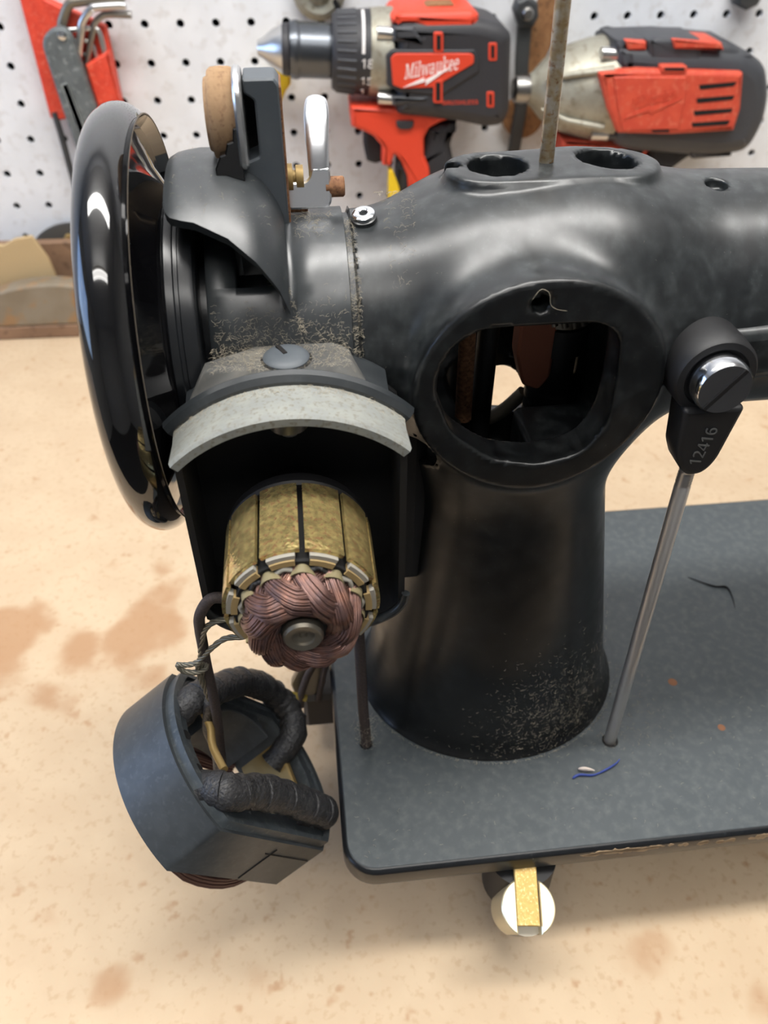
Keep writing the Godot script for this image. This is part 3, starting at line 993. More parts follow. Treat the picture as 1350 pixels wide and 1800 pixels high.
func motor() -> void:
	var c := Vector2(-5.5, 132.7)
	var st := mb()
	ring_prism(st, cup_outline(40.8, 28.6, c), cup_outline(38.8, 26.8, c), -53, -31)
	prism(st, cup_outline(40.8, 28.6, c), -55, -52, 0)
	box(st, Vector3(-5.5, 138, -68), Vector3(32, 44, 30), 3)
	var cup := obj("motor_housing", st, M.inside, sm)
	st = mb()
	tube(st, smooth_path(V3([23.4, 108.5, -30.4, 22.4, 104.4, -30.2, 19, 100.6, -30, 11, 97.2, -29.8, -5.5, 95.4, -29.8, -20, 97.6, -29.8, -28.4, 101.4, -30, -33, 106.5, -30.6, -34, 110, -31]), 4), 1.3, 8)
	obj("housing_lip", st, M.enamel, cup)
	st = mb()
	arc_band(st, c, 0.775, P([38.8, -41, 41.5, -41, 41.3, -36, 41.6, -28.0, 41.0, -27.2, 38.8, -27.4]), 40)
	obj("rim", st, M.grey_paint, cup)
	st = mb()
	arc_band(st, c, 0.80, P([38, -45.4, 42.4, -45.4, 43.8, -44.8, 44.4, -43.4, 43.9, -41.8, 42.4, -40.8, 38, -40.8]), 40)
	obj("bead", st, M.enamel_dusty, cup)
	st = mb()
	box(st, Vector3(28.6, 122, -82), Vector3(11, 86, 42), 4)  # black block added to hide the bright table reflection on the pillar
	obj("gear_case", st, M.inside, cup)
	# boss and its slotted screw
	st = mb()
	var flat := Transform3D(Basis(Vector3.RIGHT, Vector3.FORWARD, Vector3.UP), Vector3.ZERO)
	var bx := [-29.5, -27.0, -25.2, -22, -18, -14.2, -12, -10, -6, -2.6, 2, 7.3, 9, 10.6, 11.6, 14]
	var bz := [-44.6, -45.4, -46.8, -48, -50, -52, -54, -56.8, -58.5, -58.5, -56, -52.4, -51, -49.4, -47, -44.6]
	var rows := []
	for i in bx.size():
		var low := c.y + sqrt(44.3 * 44.3 - pow(bx[i] - c.x, 2)) - 0.2
		var col := []
		for k in 11:
			var u := k / 10.0
			var edge := smoothstep(-29.5, -24.5, bx[i]) * (1.0 - smoothstep(10.0, 14.0, bx[i]))
			col.append(Vector3(bx[i], lerpf(low, maxf(low, 176.6), smoothstep(0.0, 0.4, u) * edge), lerpf(-44.0, bz[i] - 3.0 * edge, u)))
		col.append(Vector3(bx[i], low - 4.0, bz[i] - 3.4))
		rows.append(col)
	for i in bx.size() - 1:
		for k in 11:
			quad(st, rows[i][k], rows[i][k + 1], rows[i + 1][k + 1], rows[i + 1][k], 1 if k < 10 else 2)
	obj("mounting_boss", st, M.boss_dust, cup)
	st = mb()
	arc_band(st, c, 0.62, P([39, -60, 43.4, -60, 44.0, -54, 43.6, -44.6, 39, -44.6]), 30)
	obj("mounting_saddle", st, M.enamel_dusty, cup)
	var sp := Vector3(-5.2, 176.6, -49.4)
	st = mb()
	var up := Transform3D(Basis(Vector3.RIGHT, -PI / 2), sp)
	lathe(st, P([5.8, 0, 5.8, 0.5, 5.3, 1.0, 4, 1.5, 2.0, 1.8, 0, 1.9]), up, 36)
	obj("mounting_screw", st, M.bracket, cup)
	st = mb()
	box(st, Vector3(-0.4, 1.7, -1.6), Vector3(1.1, 0.7, 4.6), 0.1, Transform3D(Basis(Vector3.UP, 0.45), sp))
	obj("screw_slot", st, M.slot_dark, cup)
	st = mb()
	lathe(st, P([5.8, 0.06, 6.4, 0.06]), up, 36, PI * 0.95, PI * 2.1)
	obj("screw_gap", st, M.slot_dark, cup)
	# end of the screw inside the housing
	st = mb()
	var pr := PackedVector2Array()
	for i in 7:
		pr.append(Vector2(2.4, i * 1.0))
		pr.append(Vector2(2.0, i * 1.0 + 0.5))
	pr.append(Vector2(0, 7))
	lathe(st, pr, Transform3D(Basis(Vector3.RIGHT, PI / 2), Vector3(-5.6, 171.6, -34)), 20)
	obj("screw_end", st, M.steel, cup)
	st = mb()
	lathe(st, P([2.4, 0, 5.2, 0, 4.8, 4.4, 2.4, 4.8]), Transform3D(Basis(Vector3.RIGHT, PI / 2), Vector3(-5.6, 171.6, -34.6)), 24)
	obj("screw_collar", st, M.enamel_dusty, cup)
	# armature
	var cx := Vector3.ZERO
	var arm := Node3D.new()
	arm.name = "armature"
	arm.transform = Transform3D(Basis.from_scale(Vector3(0.937, 0.937, 1.06)), Vector3(-5.7, 132.4, 11.0) * MM)
	sm.add_child(arm, true)
	st = mb()
	lathe(st, P([0, -60, 9, -60, 9, -45, 17.6, -45, 17.6, -15.8, 6, -15.8, 5, -12]), Transform3D(Basis.IDENTITY, cx), 48)
	obj("core", st, M.inside, arm)
	st = mb()
	lathe(st, P([12, -44.5, 19.6, -44.5, 20.3, -43.4, 20.3, -41, 19.4, -40.2, 12, -40.2]), Transform3D(Basis.IDENTITY, cx), 48)
	obj("back_ring", st, M.black, arm)
	st = mb()
	lathe(st, P([0.0, -9.4, 1.0, -9.2, 1.2, -8.2, 2.8, -7.9, 3.0, -7.3, 4.6, -7.0, 5.2, -7.7, 5.2, -13, 4.8, -20]), Transform3D(Basis.IDENTITY, cx), 36)
	obj("shaft", st, M.dull_steel, arm)
	var N := 11
	var pitch := TAU / N
	for i in N:
		var a := deg_to_rad(4.0) + pitch * (i + 0.5)       # clockwise from the top as seen from the front
		var xf := Transform3D(Basis(Vector3(0, 0, 1), -a + PI / 2), cx)   # lathe angle 0 -> this direction
		var w := pitch * 0.5 - 0.035
		st = mb()
		sector(st, 19.4, 20.6, -39.6, -17.0, w, xf, 10)
		obj("pole_plate", st, M.brass_bar, arm)
		st = mb()
		sector(st, 18.3, 19.5, -18, -15.9, w * 0.76, xf, 6)
		obj("paper_wedge", st, M.paper, arm)
		st = mb()
		sector(st, 16.6, 18.3, -18, -15.4, w * 0.72, xf, 6)
		obj("fibre_wedge", st, M.fibre, arm)
		st = mb()
		var tp := []
		for k in 7:
			var t := lerpf(-w * 0.5, w * 0.62, k / 6.0)
			tp.append(xf * Vector3(cos(t) * (15.9 - 0.3 * absf(k - 3)), sin(t) * 15.9, -15.7))
		tube(st, tp, 0.75, 6)
		obj("cloth_strip", st, M.paper if i % 3 else M.tape, arm)
		# liner flaring out of the slot beside this pole
		st = mb()
		var xs := Transform3D(Basis(Vector3(0, 0, 1), -(a + pitch * 0.5) + PI / 2), cx)
		var prev := []
		for k in 6:
			var z := lerpf(-20.0, -13.6, k / 5.0)
			var wd := lerpf(1.0, 3.3, pow(k / 5.0, 1.6))
			var rr := lerpf(17.6, 16.4, k / 5.0)
			var row := []
			for q in 7:
				var s := (q - 3) / 3.0
				row.append(xs * Vector3(rr - 1.6 * s * s, wd * s, z))
			if k > 0:
				for q in 6:
					quad(st, prev[q], row[q], row[q + 1], prev[q + 1], 1)
					quad(st, prev[q] - xs.basis.x * 0.25, prev[q + 1] - xs.basis.x * 0.25, row[q + 1] - xs.basis.x * 0.25, row[q] - xs.basis.x * 0.25, 2)
					if k == 5:
						quad(st, row[q], row[q] - xs.basis.x * 0.25, row[q + 1] - xs.basis.x * 0.25, row[q + 1], 3)
			prev = row
		obj("slot_liner", st, M.liner, arm)
	# copper coils swirling round the shaft, each of many wires
	for i in N:
		var a := deg_to_rad(4.0) + pitch * i
		st = mb()
		rng.seed = 100 + i
		var core := []
		for k in 17:
			var t := k / 16.0
			var bow := sin(PI * t)
			var ang := a - 0.1 + t * pitch * 4.4
			var r := 14.2 - 5.2 * pow(bow, 0.9)
			var z := lerpf(-18.0, -9.4, minf(1.0, pow(bow * 1.9, 0.7))) - 8.0 * maxf(t - 0.15, 0.0)
			core.append(cx + Vector3(sin(ang) * r, cos(ang) * r, z))
		var line := smooth_path(core, 2)
		var fat := []
		for k in line.size():
			fat.append(2.3 + 1.5 * sin(PI * k / (line.size() - 1.0)))
		tube(st, line, fat, 12, ID, true)
		for s in 44:
			var jit := rng.randf_range(-0.12, 0.12)
			var turn := rng.randf_range(0.2, 0.55)
			var pts := []
			for k in line.size():
				var d: Vector3 = (line[mini(k + 1, line.size() - 1)] - line[maxi(k - 1, 0)]).normalized()
				var u := Vector3(0, 0, 1)
				u = (u - d * u.dot(d)).normalized()
				var w := d.cross(u)
				var phi := TAU * s / 44.0 + jit + turn * k / line.size()
				pts.append(line[k] + (u * sin(phi) + w * cos(phi)) * (fat[k] + 0.12))
			tube(st, pts, 0.24, 4, ID, false)
		obj("copper_coil", st, M.copper, arm)
	st = mb()
	lathe(st, P([4.6, -9.6, 8, -9.4, 12, -12, 13.5, -17]), Transform3D(Basis.IDENTITY, cx), 36)
	obj("coil_bed", st, M.inside, arm)

func sector(st: SurfaceTool, r0: float, r1: float, z0: float, z1: float, w: float, xf: Transform3D, n: int) -> void:
	var o := PackedVector2Array()
	var inn := PackedVector2Array()
	for i in n + 1:
		var t := lerpf(-w, w, float(i) / n)
		o.append(Vector2(cos(t), sin(t)) * r1)
		inn.append(Vector2(cos(t), sin(t)) * r0)
	ring_prism(st, o, inn, z0, z1, xf, false)

func lever() -> void:
	var c := Vector3(104.8, 168.2, 0)
	var st := mb()
	lathe(st, P([0, -55, 11.2, -55, 11.4, -48, 11.2, -42.6, 10.4, -41.4, 8.6, -41.2, 8.2, -42.4, 0, -42.4]), Transform3D(Basis.IDENTITY, c), 48)
	prism(st, rounded(P([97.6, 160, 99.2, 145, 101.4, 139.8, 104.2, 137.2, 108, 137.6, 110.2, 139.8, 111.6, 143, 114.6, 160]), 1.5), -49.5, -39.4, 1.4, ID, 3)
	var b := obj("stitch_lever", st, M.black, sm)
	st = mb()
	prism(st, rounded(P([102, 177, 112, 175.5, 200, 180, 200, 166, 112, 159, 104, 160]), 4), -64, -51, 3, ID, 3)
	obj("lever_arm", st, M.enamel, b)
	st = mb()
	lathe(st, P([7.6, -42.6, 7.6, -37.0, 6.9, -36.0, 0, -36.0]), Transform3D(Basis.IDENTITY, c), 48)
	obj("slotted_screw", st, M.chrome, b)
	st = mb()
	box(st, Vector3.ZERO, Vector3(1.3, 13.9, 0.5), 0.1, Transform3D(Basis(Vector3(0, 0, 1), deg_to_rad(-37)), c + Vector3(0, 0, -35.9)))
	obj("screw_slot", st, M.slot_dark, b)
	st = mb()
	var pts := [Vector3(105.8, 140, -43.4)]
	var rs := [2.3]
	for i in 5:
		pts.append_array([Vector3(105.85, 136.6 - i * 1.1, -43.4), Vector3(105.85, 136.05 - i * 1.1, -43.4)])
		rs.append_array([2.35, 2.0])
	pts.append_array([Vector3(105.9, 131, -43.4), Vector3(108.6, -6, -42.6)])
	rs.append_array([2.35, 2.35])
	tube(st, pts, rs, 20)
	obj("push_rod", st, M.rod_steel, b)
	word(b, "cast_number", "12416", "Droid Sans", 3.4, 0.3, Transform3D(Basis(Vector3(0, 0, 1), deg_to_rad(80)), Vector3(106.4, 141.6, -39.4)), M.number)

# lettering: text height in mm, standing `deep` proud of the plane z = 0 of xf, starting at its origin
func word(parent: Node, called: String, s: String, font: String, height: float, deep: float, xf: Transform3D, m: Material, width := 0.0) -> void:
	var t := TextMesh.new()
	t.text = s
	var f := SystemFont.new()
	f.font_names = PackedStringArray([font])
	t.font = f
	t.font_size = 64
	t.pixel_size = 0.01
	t.depth = 0.05
	t.curve_step = 1.0
	var arr := t.get_mesh_arrays()
	var v: PackedVector3Array = arr[Mesh.ARRAY_VERTEX]
	var lo := Vector3.INF
	var hi := -Vector3.INF
	for p in v:
		lo = lo.min(p)
		hi = hi.max(p)
	var k := height / (hi.y - lo.y)
	var kx := width / (hi.x - lo.x) if width > 0 else k
	for i in v.size():
		v[i] = xf * Vector3((v[i].x - lo.x) * kx, (v[i].y - lo.y) * k, (v[i].z - lo.z) / (hi.z - lo.z) * deep) * MM
	var nn: PackedVector3Array = arr[Mesh.ARRAY_NORMAL]
	for i in nn.size():
		nn[i] = (xf.basis * nn[i]).normalized()
	var out := []
	out.resize(Mesh.ARRAY_MAX)
	out[Mesh.ARRAY_VERTEX] = v
	out[Mesh.ARRAY_NORMAL] = nn
	out[Mesh.ARRAY_INDEX] = arr[Mesh.ARRAY_INDEX]
	var am := ArrayMesh.new()
	am.add_surface_from_arrays(Mesh.PRIMITIVE_TRIANGLES, out)
	obj(called, am, m, parent)

func hinge() -> void:
	# slotted pin with a brass tongue under the near edge of the bed
	var nrm := Vector3(0.02, 0.93, 0.36).normalized()
	var xd := Vector3(1, 0, 0.12)
	xd = (xd - nrm * xd.dot(nrm)).normalized()
	var xf := Transform3D(Basis(xd, nrm.cross(xd), nrm), Vector3(64.2, -15, 11.2))
	var st := mb()
	lathe(st, P([0, -22, 13, -22, 13, 0, 0, 0]), Transform3D(Basis(Vector3.RIGHT, -PI / 2), Vector3(66, -13, -8)), 32)
	obj("hinge_lug", st, M.black, sm)
	var pin := Node3D.new()
	pin.name = "hinge_pin"
	sm.add_child(pin, true)
	for s in [-1, 1]:
		var q := PackedVector2Array()
		for i in 17:
			var a := lerpf(-1.12, 1.12, i / 16.0)
			q.append(Vector2(cos(a) * 9.7 * s, sin(a) * 9.7 * s))
		st = mb()
		prism(st, q, -22, 0, 0.4, xf)
		obj("pin_half", st, M.nickel_gold, pin)
	st = mb()
	lathe(st, P([9.3, -22, 9.3, -5, 0, -5]), xf, 36)
	obj("pin_core", st, M.dull_steel, pin)
	st = mb()
	prism(st, rect(8.2, 21, Vector2(-0.4, 4.4)), -1.6, 0.5, 0.3, xf)
	obj("brass_tongue", st, M.gold, pin)

func lint() -> void:
	var st := mb()
	tube(st, smooth_path(V3([-0.5, 0, 0, -0.2, 0.16, 0.05, 0.15, 0.1, -0.14, 0.5, -0.05, 0.02]), 2), 0.02, 3)
	st.generate_normals()
	st.index()
	var xs := []
	rng.seed = 77
	var put := func(p: Vector3, n: Vector3, lift: float) -> void:
		var b := Basis(Vector3(rng.randf_range(-1, 1), rng.randf_range(-1, 1), rng.randf_range(-1, 1)).normalized(), rng.randf() * TAU)
		# lay the fibre down on the surface
		var along_ := b.x - n * b.x.dot(n) * 0.75
		var x := along_.normalized()
		var y := (n - x * n.dot(x)).normalized()
		var s := rng.randf_range(0.45, 1.7)
		xs.append(Transform3D(Basis(x * s, y * s, x.cross(y) * s) , (p + n * rng.randf() * lift) * MM))
	for i in 520:       # seam groove
		var a := rng.randf_range(-10, 85)
		put.call(on_shaft(rng.randf_range(12.0, 14.6), 29.6, a), on_shaft(0, 1, a) - AX, 0.9)
	for i in 760:       # lower front of the housing
		var a := 10.0 + absf(rng.randfn(0, 12))
		put.call(on_shaft(rng.randf_range(-23, 11), 30.3, a), on_shaft(0, 1, a) - AX, 0.15)
	for i in 160:       # corner behind the finger lever
		var a := rng.randf_range(70, 92)
		put.call(on_shaft(rng.randf_range(-1, 9), 30.4, a), on_shaft(0, 1, a) - AX, 0.8)
	for i in 70:
		var a := rng.randf_range(22, 44)
		put.call(on_shaft(-4.0 + (44 - a) * 0.16 + rng.randf_range(-0.5, 0.5), 31, a), on_shaft(0, 1, a) - AX, 0.8)
	for i in 800:       # boss and bead
		put.call(Vector3(rng.randf_range(-24, 10.5), 176.65, rng.randf_range(-55, -44)), Vector3.UP, 0.25)
	for i in 380:
		var t := rng.randf_range(-0.76, 0.76)
		put.call(Vector3(-5.5 + sin(t) * 41.4, 132.7 + cos(t) * 41.4, -40.7 + absf(rng.randfn(0, 1.6))), Vector3(sin(t), cos(t), 0), 0.3)
	for i in 50:       # guard
		var a := rng.randf_range(60, 110)
		var x := rng.randf_range(-30, -6)
		if a > guard_low(x):
			put.call(on_shaft(x, guard_radius(x), a), on_shaft(0, 1, a) - AX, 0.1)
	for i in 1300:       # lower front of the pillar
		var a := rng.randfn(0.36, 0.36)
		var y := absf(rng.randfn(18, 16))
		var ax := 51.0 - 0.145 * y + 3.0 * exp(-y * 0.25)
		var bz := 45.0 - 0.06 * y + 3.0 * exp(-y * 0.25)
		put.call(Vector3(66.5 + sin(a) * ax, y, -86 + cos(a) * bz), Vector3(sin(a), 0.1, cos(a)).normalized(), 0.1)
	for i in 460:       # foot of the cord
		put.call(Vector3(12 + rng.randfn(0, 1.8), absf(rng.randfn(6, 5)), -52 + rng.randfn(0, 1.8)), Vector3(rng.randf_range(-1, 1), 0.3, rng.randf_range(-1, 1)).normalized(), 0.6)
	for i in 240:       # foot of the pillar
		var a := rng.randf_range(-1.1, 1.2)
		put.call(Vector3(66.5 + sin(a) * 55, 0.1, -86 + cos(a) * 49), Vector3.UP, 0.5)
	for i in 300:
		put.call(Vector3(rng.randf_range(4, 190), 0.05, rng.randf_range(-60, -4)), Vector3.UP, 0.05)
	for i in 240:       # dome
		var a := rng.randf_range(-0.6, 0.9)
		put.call(Vector3(rng.randf_range(22, 34), 168 + 33 * cos(a), -86 + 33 * sin(a)), Vector3(-0.3, cos(a), sin(a)).normalized(), 0.2)
	for i in 260:       # about the push rod
		put.call(Vector3(rng.randf_range(100, 135), 0.1, rng.randf_range(-80, -38)), Vector3.UP, 0.1)
	# short flecks all over the casting
	var arr := (sm.get_node("arm_and_pillar") as MeshInstance3D).mesh.surface_get_arrays(0)
	var vs: PackedVector3Array = arr[Mesh.ARRAY_VERTEX]
	var ns: PackedVector3Array = arr[Mesh.ARRAY_NORMAL]
	var flecks := xs.size()
	for i in 2600:
		var k := rng.randi() % vs.size()
		if ns[k].y > -0.1 and ns[k].z > -0.5:
			put.call(vs[k] / MM, ns[k], 0.05)
	for i in 500:
		var a := rng.randf_range(40, 120)
		var x := rng.randf_range(-30, -4)
		if a > guard_low(x):
			put.call(on_shaft(x, guard_radius(x), a), on_shaft(0, 1, a) - AX, 0.03)
	for i in range(flecks, xs.size()):
		xs[i] = Transform3D(xs[i].basis * rng.randf_range(0.15, 0.42), xs[i].origin)
	var mm := MultiMesh.new()
	mm.transform_format = MultiMesh.TRANSFORM_3D
	mm.mesh = st.commit()
	mm.instance_count = xs.size()
	for i in xs.size():
		mm.set_instance_transform(i, xs[i])
	var o := MultiMeshInstance3D.new()
	o.name = "lint"
	o.multimesh = mm
	o.material_override = M.lint
	o.set_meta("kind", "stuff")
	sm.add_child(o, true)

# ------------------------------------------------------------------ the loose field coil hanging by its leads
func field_coil() -> void:
	var n := Vector3(0.796, 0.561, -0.228).normalized()
	var e1 := Vector3(0.508, -0.824, -0.252)
	e1 = (e1 - n * e1.dot(n)).normalized()
	var B := Basis(e1, n.cross(e1), n)
	var t := thing("field_coil", "loose dark iron field coil ring hanging by its wires below the open motor", "motor coil", Vector3(-33.1, 77, -166.8), B)
	var c := Vector2(-1.5, -0.6)
	var st := mb()
	var o := cup_outline(43, 31.2, Vector2.ZERO, 28)
	# the arcs belong left and right, the flats above and below
	var turn := PackedVector2Array()
	for p in o:
		turn.append(Vector2(p.y, -p.x) + c)
	var o2 := PackedVector2Array()
	for p in cup_outline(41.4, 30.0, Vector2.ZERO, 28):
		o2.append(Vector2(p.y, -p.x) + c)
	var inner := PackedVector2Array()
	for p in cup_outline(34.5, 24.5, Vector2.ZERO, 28):
		inner.append(Vector2(p.y, -p.x) + c)
	ring_prism(st, turn, inner, -26, -3.2)
	obj("iron_stack", st, M.stator_side, t)
	st = mb()
	ring_prism(st, o2, inner, -3.2, -0.6)
	var rim := PackedVector2Array()
	for p in cup_outline(38.6, 28.2, Vector2.ZERO, 28):
		rim.append(Vector2(p.y, -p.x) + c)
	ring_prism(st, o2, rim, -0.6, 0.6)
	obj("iron_face", st, M.stator_iron, t)
	for h in [[-37.4, 0.8, 1.9], [-36.2, -12, 1.9], [38, 2, 1.6]]:
		st = mb()
		lathe(st, P([0, -0.45, h[2], -0.45]), Transform3D(Basis.IDENTITY, Vector3(h[0], h[1], 0)), 16)
		obj("bolt_hole", st, M.slot_dark, t)
	# seam lines cut in the lower flat
	st = mb()
	box(st, Vector3(4, -31.9, -16), Vector3(0.35, 0.4, 18), 0.05)
	box(st, Vector3(14, -31.9, -10), Vector3(26, 0.4, 0.35), 0.05)
	obj("seam", st, M.slot_dark, t)
	# pole pieces with their curved faces
	for s in [-1, 1]:
		st = mb()
		var q := PackedVector2Array()
		for i in 13:
			var a := lerpf(-0.86, 0.86, i / 12.0)
			q.append(Vector2(sin(a) * 21.6, cos(a) * 21.6 * s))
		q.append(Vector2(13, 27 * s))
		q.append(Vector2(-13, 27 * s))
		prism(st, q, -25, -1.5, 0.3)
		obj("pole_piece", st, M.stator_side, t)
	st = mb()
	box(st, Vector3(29, 4, -14), Vector3(3, 26, 20), 0.5)
	obj("brass_liner", st, M.dull_brass, t)
	# taped coils: a padded arch in front of each pole
	for path in [V3([-33, 12, -10, -33, 14, 1, -27, 17, 5, -16, 23, 6, -4, 29, 6.5, 11, 31.5, 6.5, 23, 30, 5.5, 29, 24, 5, 29, 15, 2, 28, 10, -10]), V3([-33, -13, -12, -33.5, -19, 0, -31, -23, 4.5, -20, -22, 6.5, -4, -21.5, 7, 12, -22, 6.5, 23, -21.5, 5, 28, -19.5, 1, 28, -14, -10])]:
		st = mb()
		var pts := smooth_path(path, 6)
		var rs := []
		for i in pts.size():
			rs.append(5.3 + 0.28 * sin(i * 1.9) + 0.18 * sin(i * 0.7))
		tube(st, pts, rs, 16, ID, true, Vector2(1.0, 1.12))
		var co := obj("taped_coil", st, M.tape, t)
		# edges of the wound tape
		for i in range(9, pts.size() - 8, 5):
			st = mb()
			var d: Vector3 = (pts[i + 1] - pts[i - 1]).normalized()
			var xf := along(pts[i], (d + Vector3(0.1, 0.25, 0.1)).normalized())
			lathe(st, P([5.2, -0.8, 5.75, -0.5, 5.85, 0.4, 5.3, 0.6]), xf, 20)
			obj("tape_turn", st, M.tape, co)
	# the other ends of the coils, bare copper behind
	for s in [1, -1]:
		st = mb()
		rng.seed = 300 + s
		for k in 60:
			var u := rng.randf_range(-1, 1)
			var w := rng.randf_range(-1, 1)
			var pts := []
			for i in 9:
				var a := lerpf(-1.0, 1.0, i / 8.0)
				pts.append(Vector3(a * 27 + u * 1.5, s * (27.0 + 2.6 * w - 6.0 * a * a), -27.0 - 6.0 * (1 - a * a * a * a) - 2.4 * u))
			tube(st, pts, 0.55, 5, ID, false)
		obj("coil_end", st, M.dark_copper, t)
	# leads
	st = mb()
	tube(st, smooth_path(V3([-27.5, 10.5, 2, -28, 4, 3, -28.6, -3, 2, -29, -10, 3, -29.6, -14, 4]), 5), 1.35, 10)
	obj("yellow_lead", st, M.dull_brass, t)
	var inv := Transform3D(B, Vector3(-33.1, 77, -166.8)).affine_inverse()
	var lead := func(pts: Array, r: float, m: Material, called: String) -> void:
		var s2 := mb()
		var line := smooth_path(pts, 6)
		if r > 0:
			tube(s2, line, r, 10, inv)
		else:           # twisted strands
			for s in 4:
				var strand := []
				for k in line.size():
					var d: Vector3 = (line[mini(k + 1, line.size() - 1)] - line[maxi(k - 1, 0)]).normalized()
					var u := d.cross(Vector3(0.2, 0.3, 1)).normalized()
					var phi := TAU * s / 4.0 + k * 0.55
					strand.append(line[k] + (u * cos(phi) + d.cross(u) * sin(phi)) * absf(r) * 0.55)
				tube(s2, strand, absf(r) * 0.5, 6, inv)
		obj(called, s2, m, t)
	lead.call(V3([-25, 173, -160, -29.6, 174.5, -156, -35, 175.6, -155, -38.8, 170, -154.5, -40.6, 160, -158, -41.4, 150, -160, -42.2, 138, -162, -42.8, 120, -164, -43.8, 101, -165, -45.4, 80, -164, -46.6, 66, -163, -47.4, 54, -162, -47.0, 48, -160]), 1.65, M.braid, "braided_lead")
	lead.call(V3([-22, 166, -155, -30, 167.5, -154.5, -35.6, 166, -155, -39, 161, -156.5, -41, 154, -158.4, -42.6, 146.5, -160, -43.6, 140, -162]), -0.9, M.bare_wire, "bare_lead")
	lead.call(V3([-20, 161, -154.5, -28, 159.5, -154.5, -33.6, 157.4, -156, -38.6, 151, -158, -42, 145.4, -159.6, -45, 142, -160, -48.6, 141, -160.4, -50.4, 141, -160.6, -49, 138.6, -160, -45, 138.4, -159.4, -42, 139.6, -160, -42.4, 142.6, -160.4, -44.6, 142.4, -159]), -0.9, M.bare_wire, "bare_lead")
	lead.call(V3([-43.4, 143, -160, -43.9, 134, -162, -44.0, 124, -164, -44.2, 114, -167, -44.6, 104, -170]), -1.1, M.bare_wire, "bare_lead")
	lead.call(V3([-44.4, 142, -159.6, -44.8, 133, -161, -45.0, 124, -164, -45.4, 114, -167]), -0.85, M.bare_wire, "bare_lead")
	# ragged tape round the joint
	lead.call(V3([-44.8, 112, -168, -46.6, 103, -168, -47.6, 96, -167.5, -46.6, 88, -167, -46.4, 80, -166.5, -47, 73, -166]), 2.5, M.tape, "tape_joint")

# iron bracket and frayed cord tucked between the bed and the coil
func motor_bracket() -> void:
	var st := mb()
	box(st, Vector3(-5, -30, -100), Vector3(16, 22, 22), 2)
	obj("iron_block", st, M.dark_block, sm)
	st = mb()
	prism(st, rounded(P([-12, 3, -3, 6, -2, -12, -9, -21, -16, -18, -17.5, -10]), 2), -94, -91, 0.5)
	obj("bracket_plate", st, M.dull_steel, sm)
	st = mb()
	tube(st, smooth_path(V3([-2, 22, -88, -6, 8, -88, -10, -2, -88, -13, -12, -87, -14, -22, -88]), 5), 1.6, 9)
	tube(st, smooth_path(V3([2, 18, -86, -2, 4, -87, -4, -8, -88, -6, -20, -89]), 5), 1.3, 9)
	obj("frayed_cord", st, M.braid, sm)
	st = mb()
	tube(st, V3([-20, -12, -88, -11, -15.5, -87]), 1.5, 10)
	obj("yellow_sleeve", st, M.yellow_sleeve, sm)

# ------------------------------------------------------------------ tools on the pegboard
func plate(parent: Node, called: String, poly: PackedVector2Array, z0: float, z1: float, b: float, m: Material, steps := 2, r := 1.2) -> MeshInstance3D:
	var st := mb()
	prism(st, rounded(poly, r, 3), z0, z1, b, ID, steps)
	return obj(called, st, m, parent)

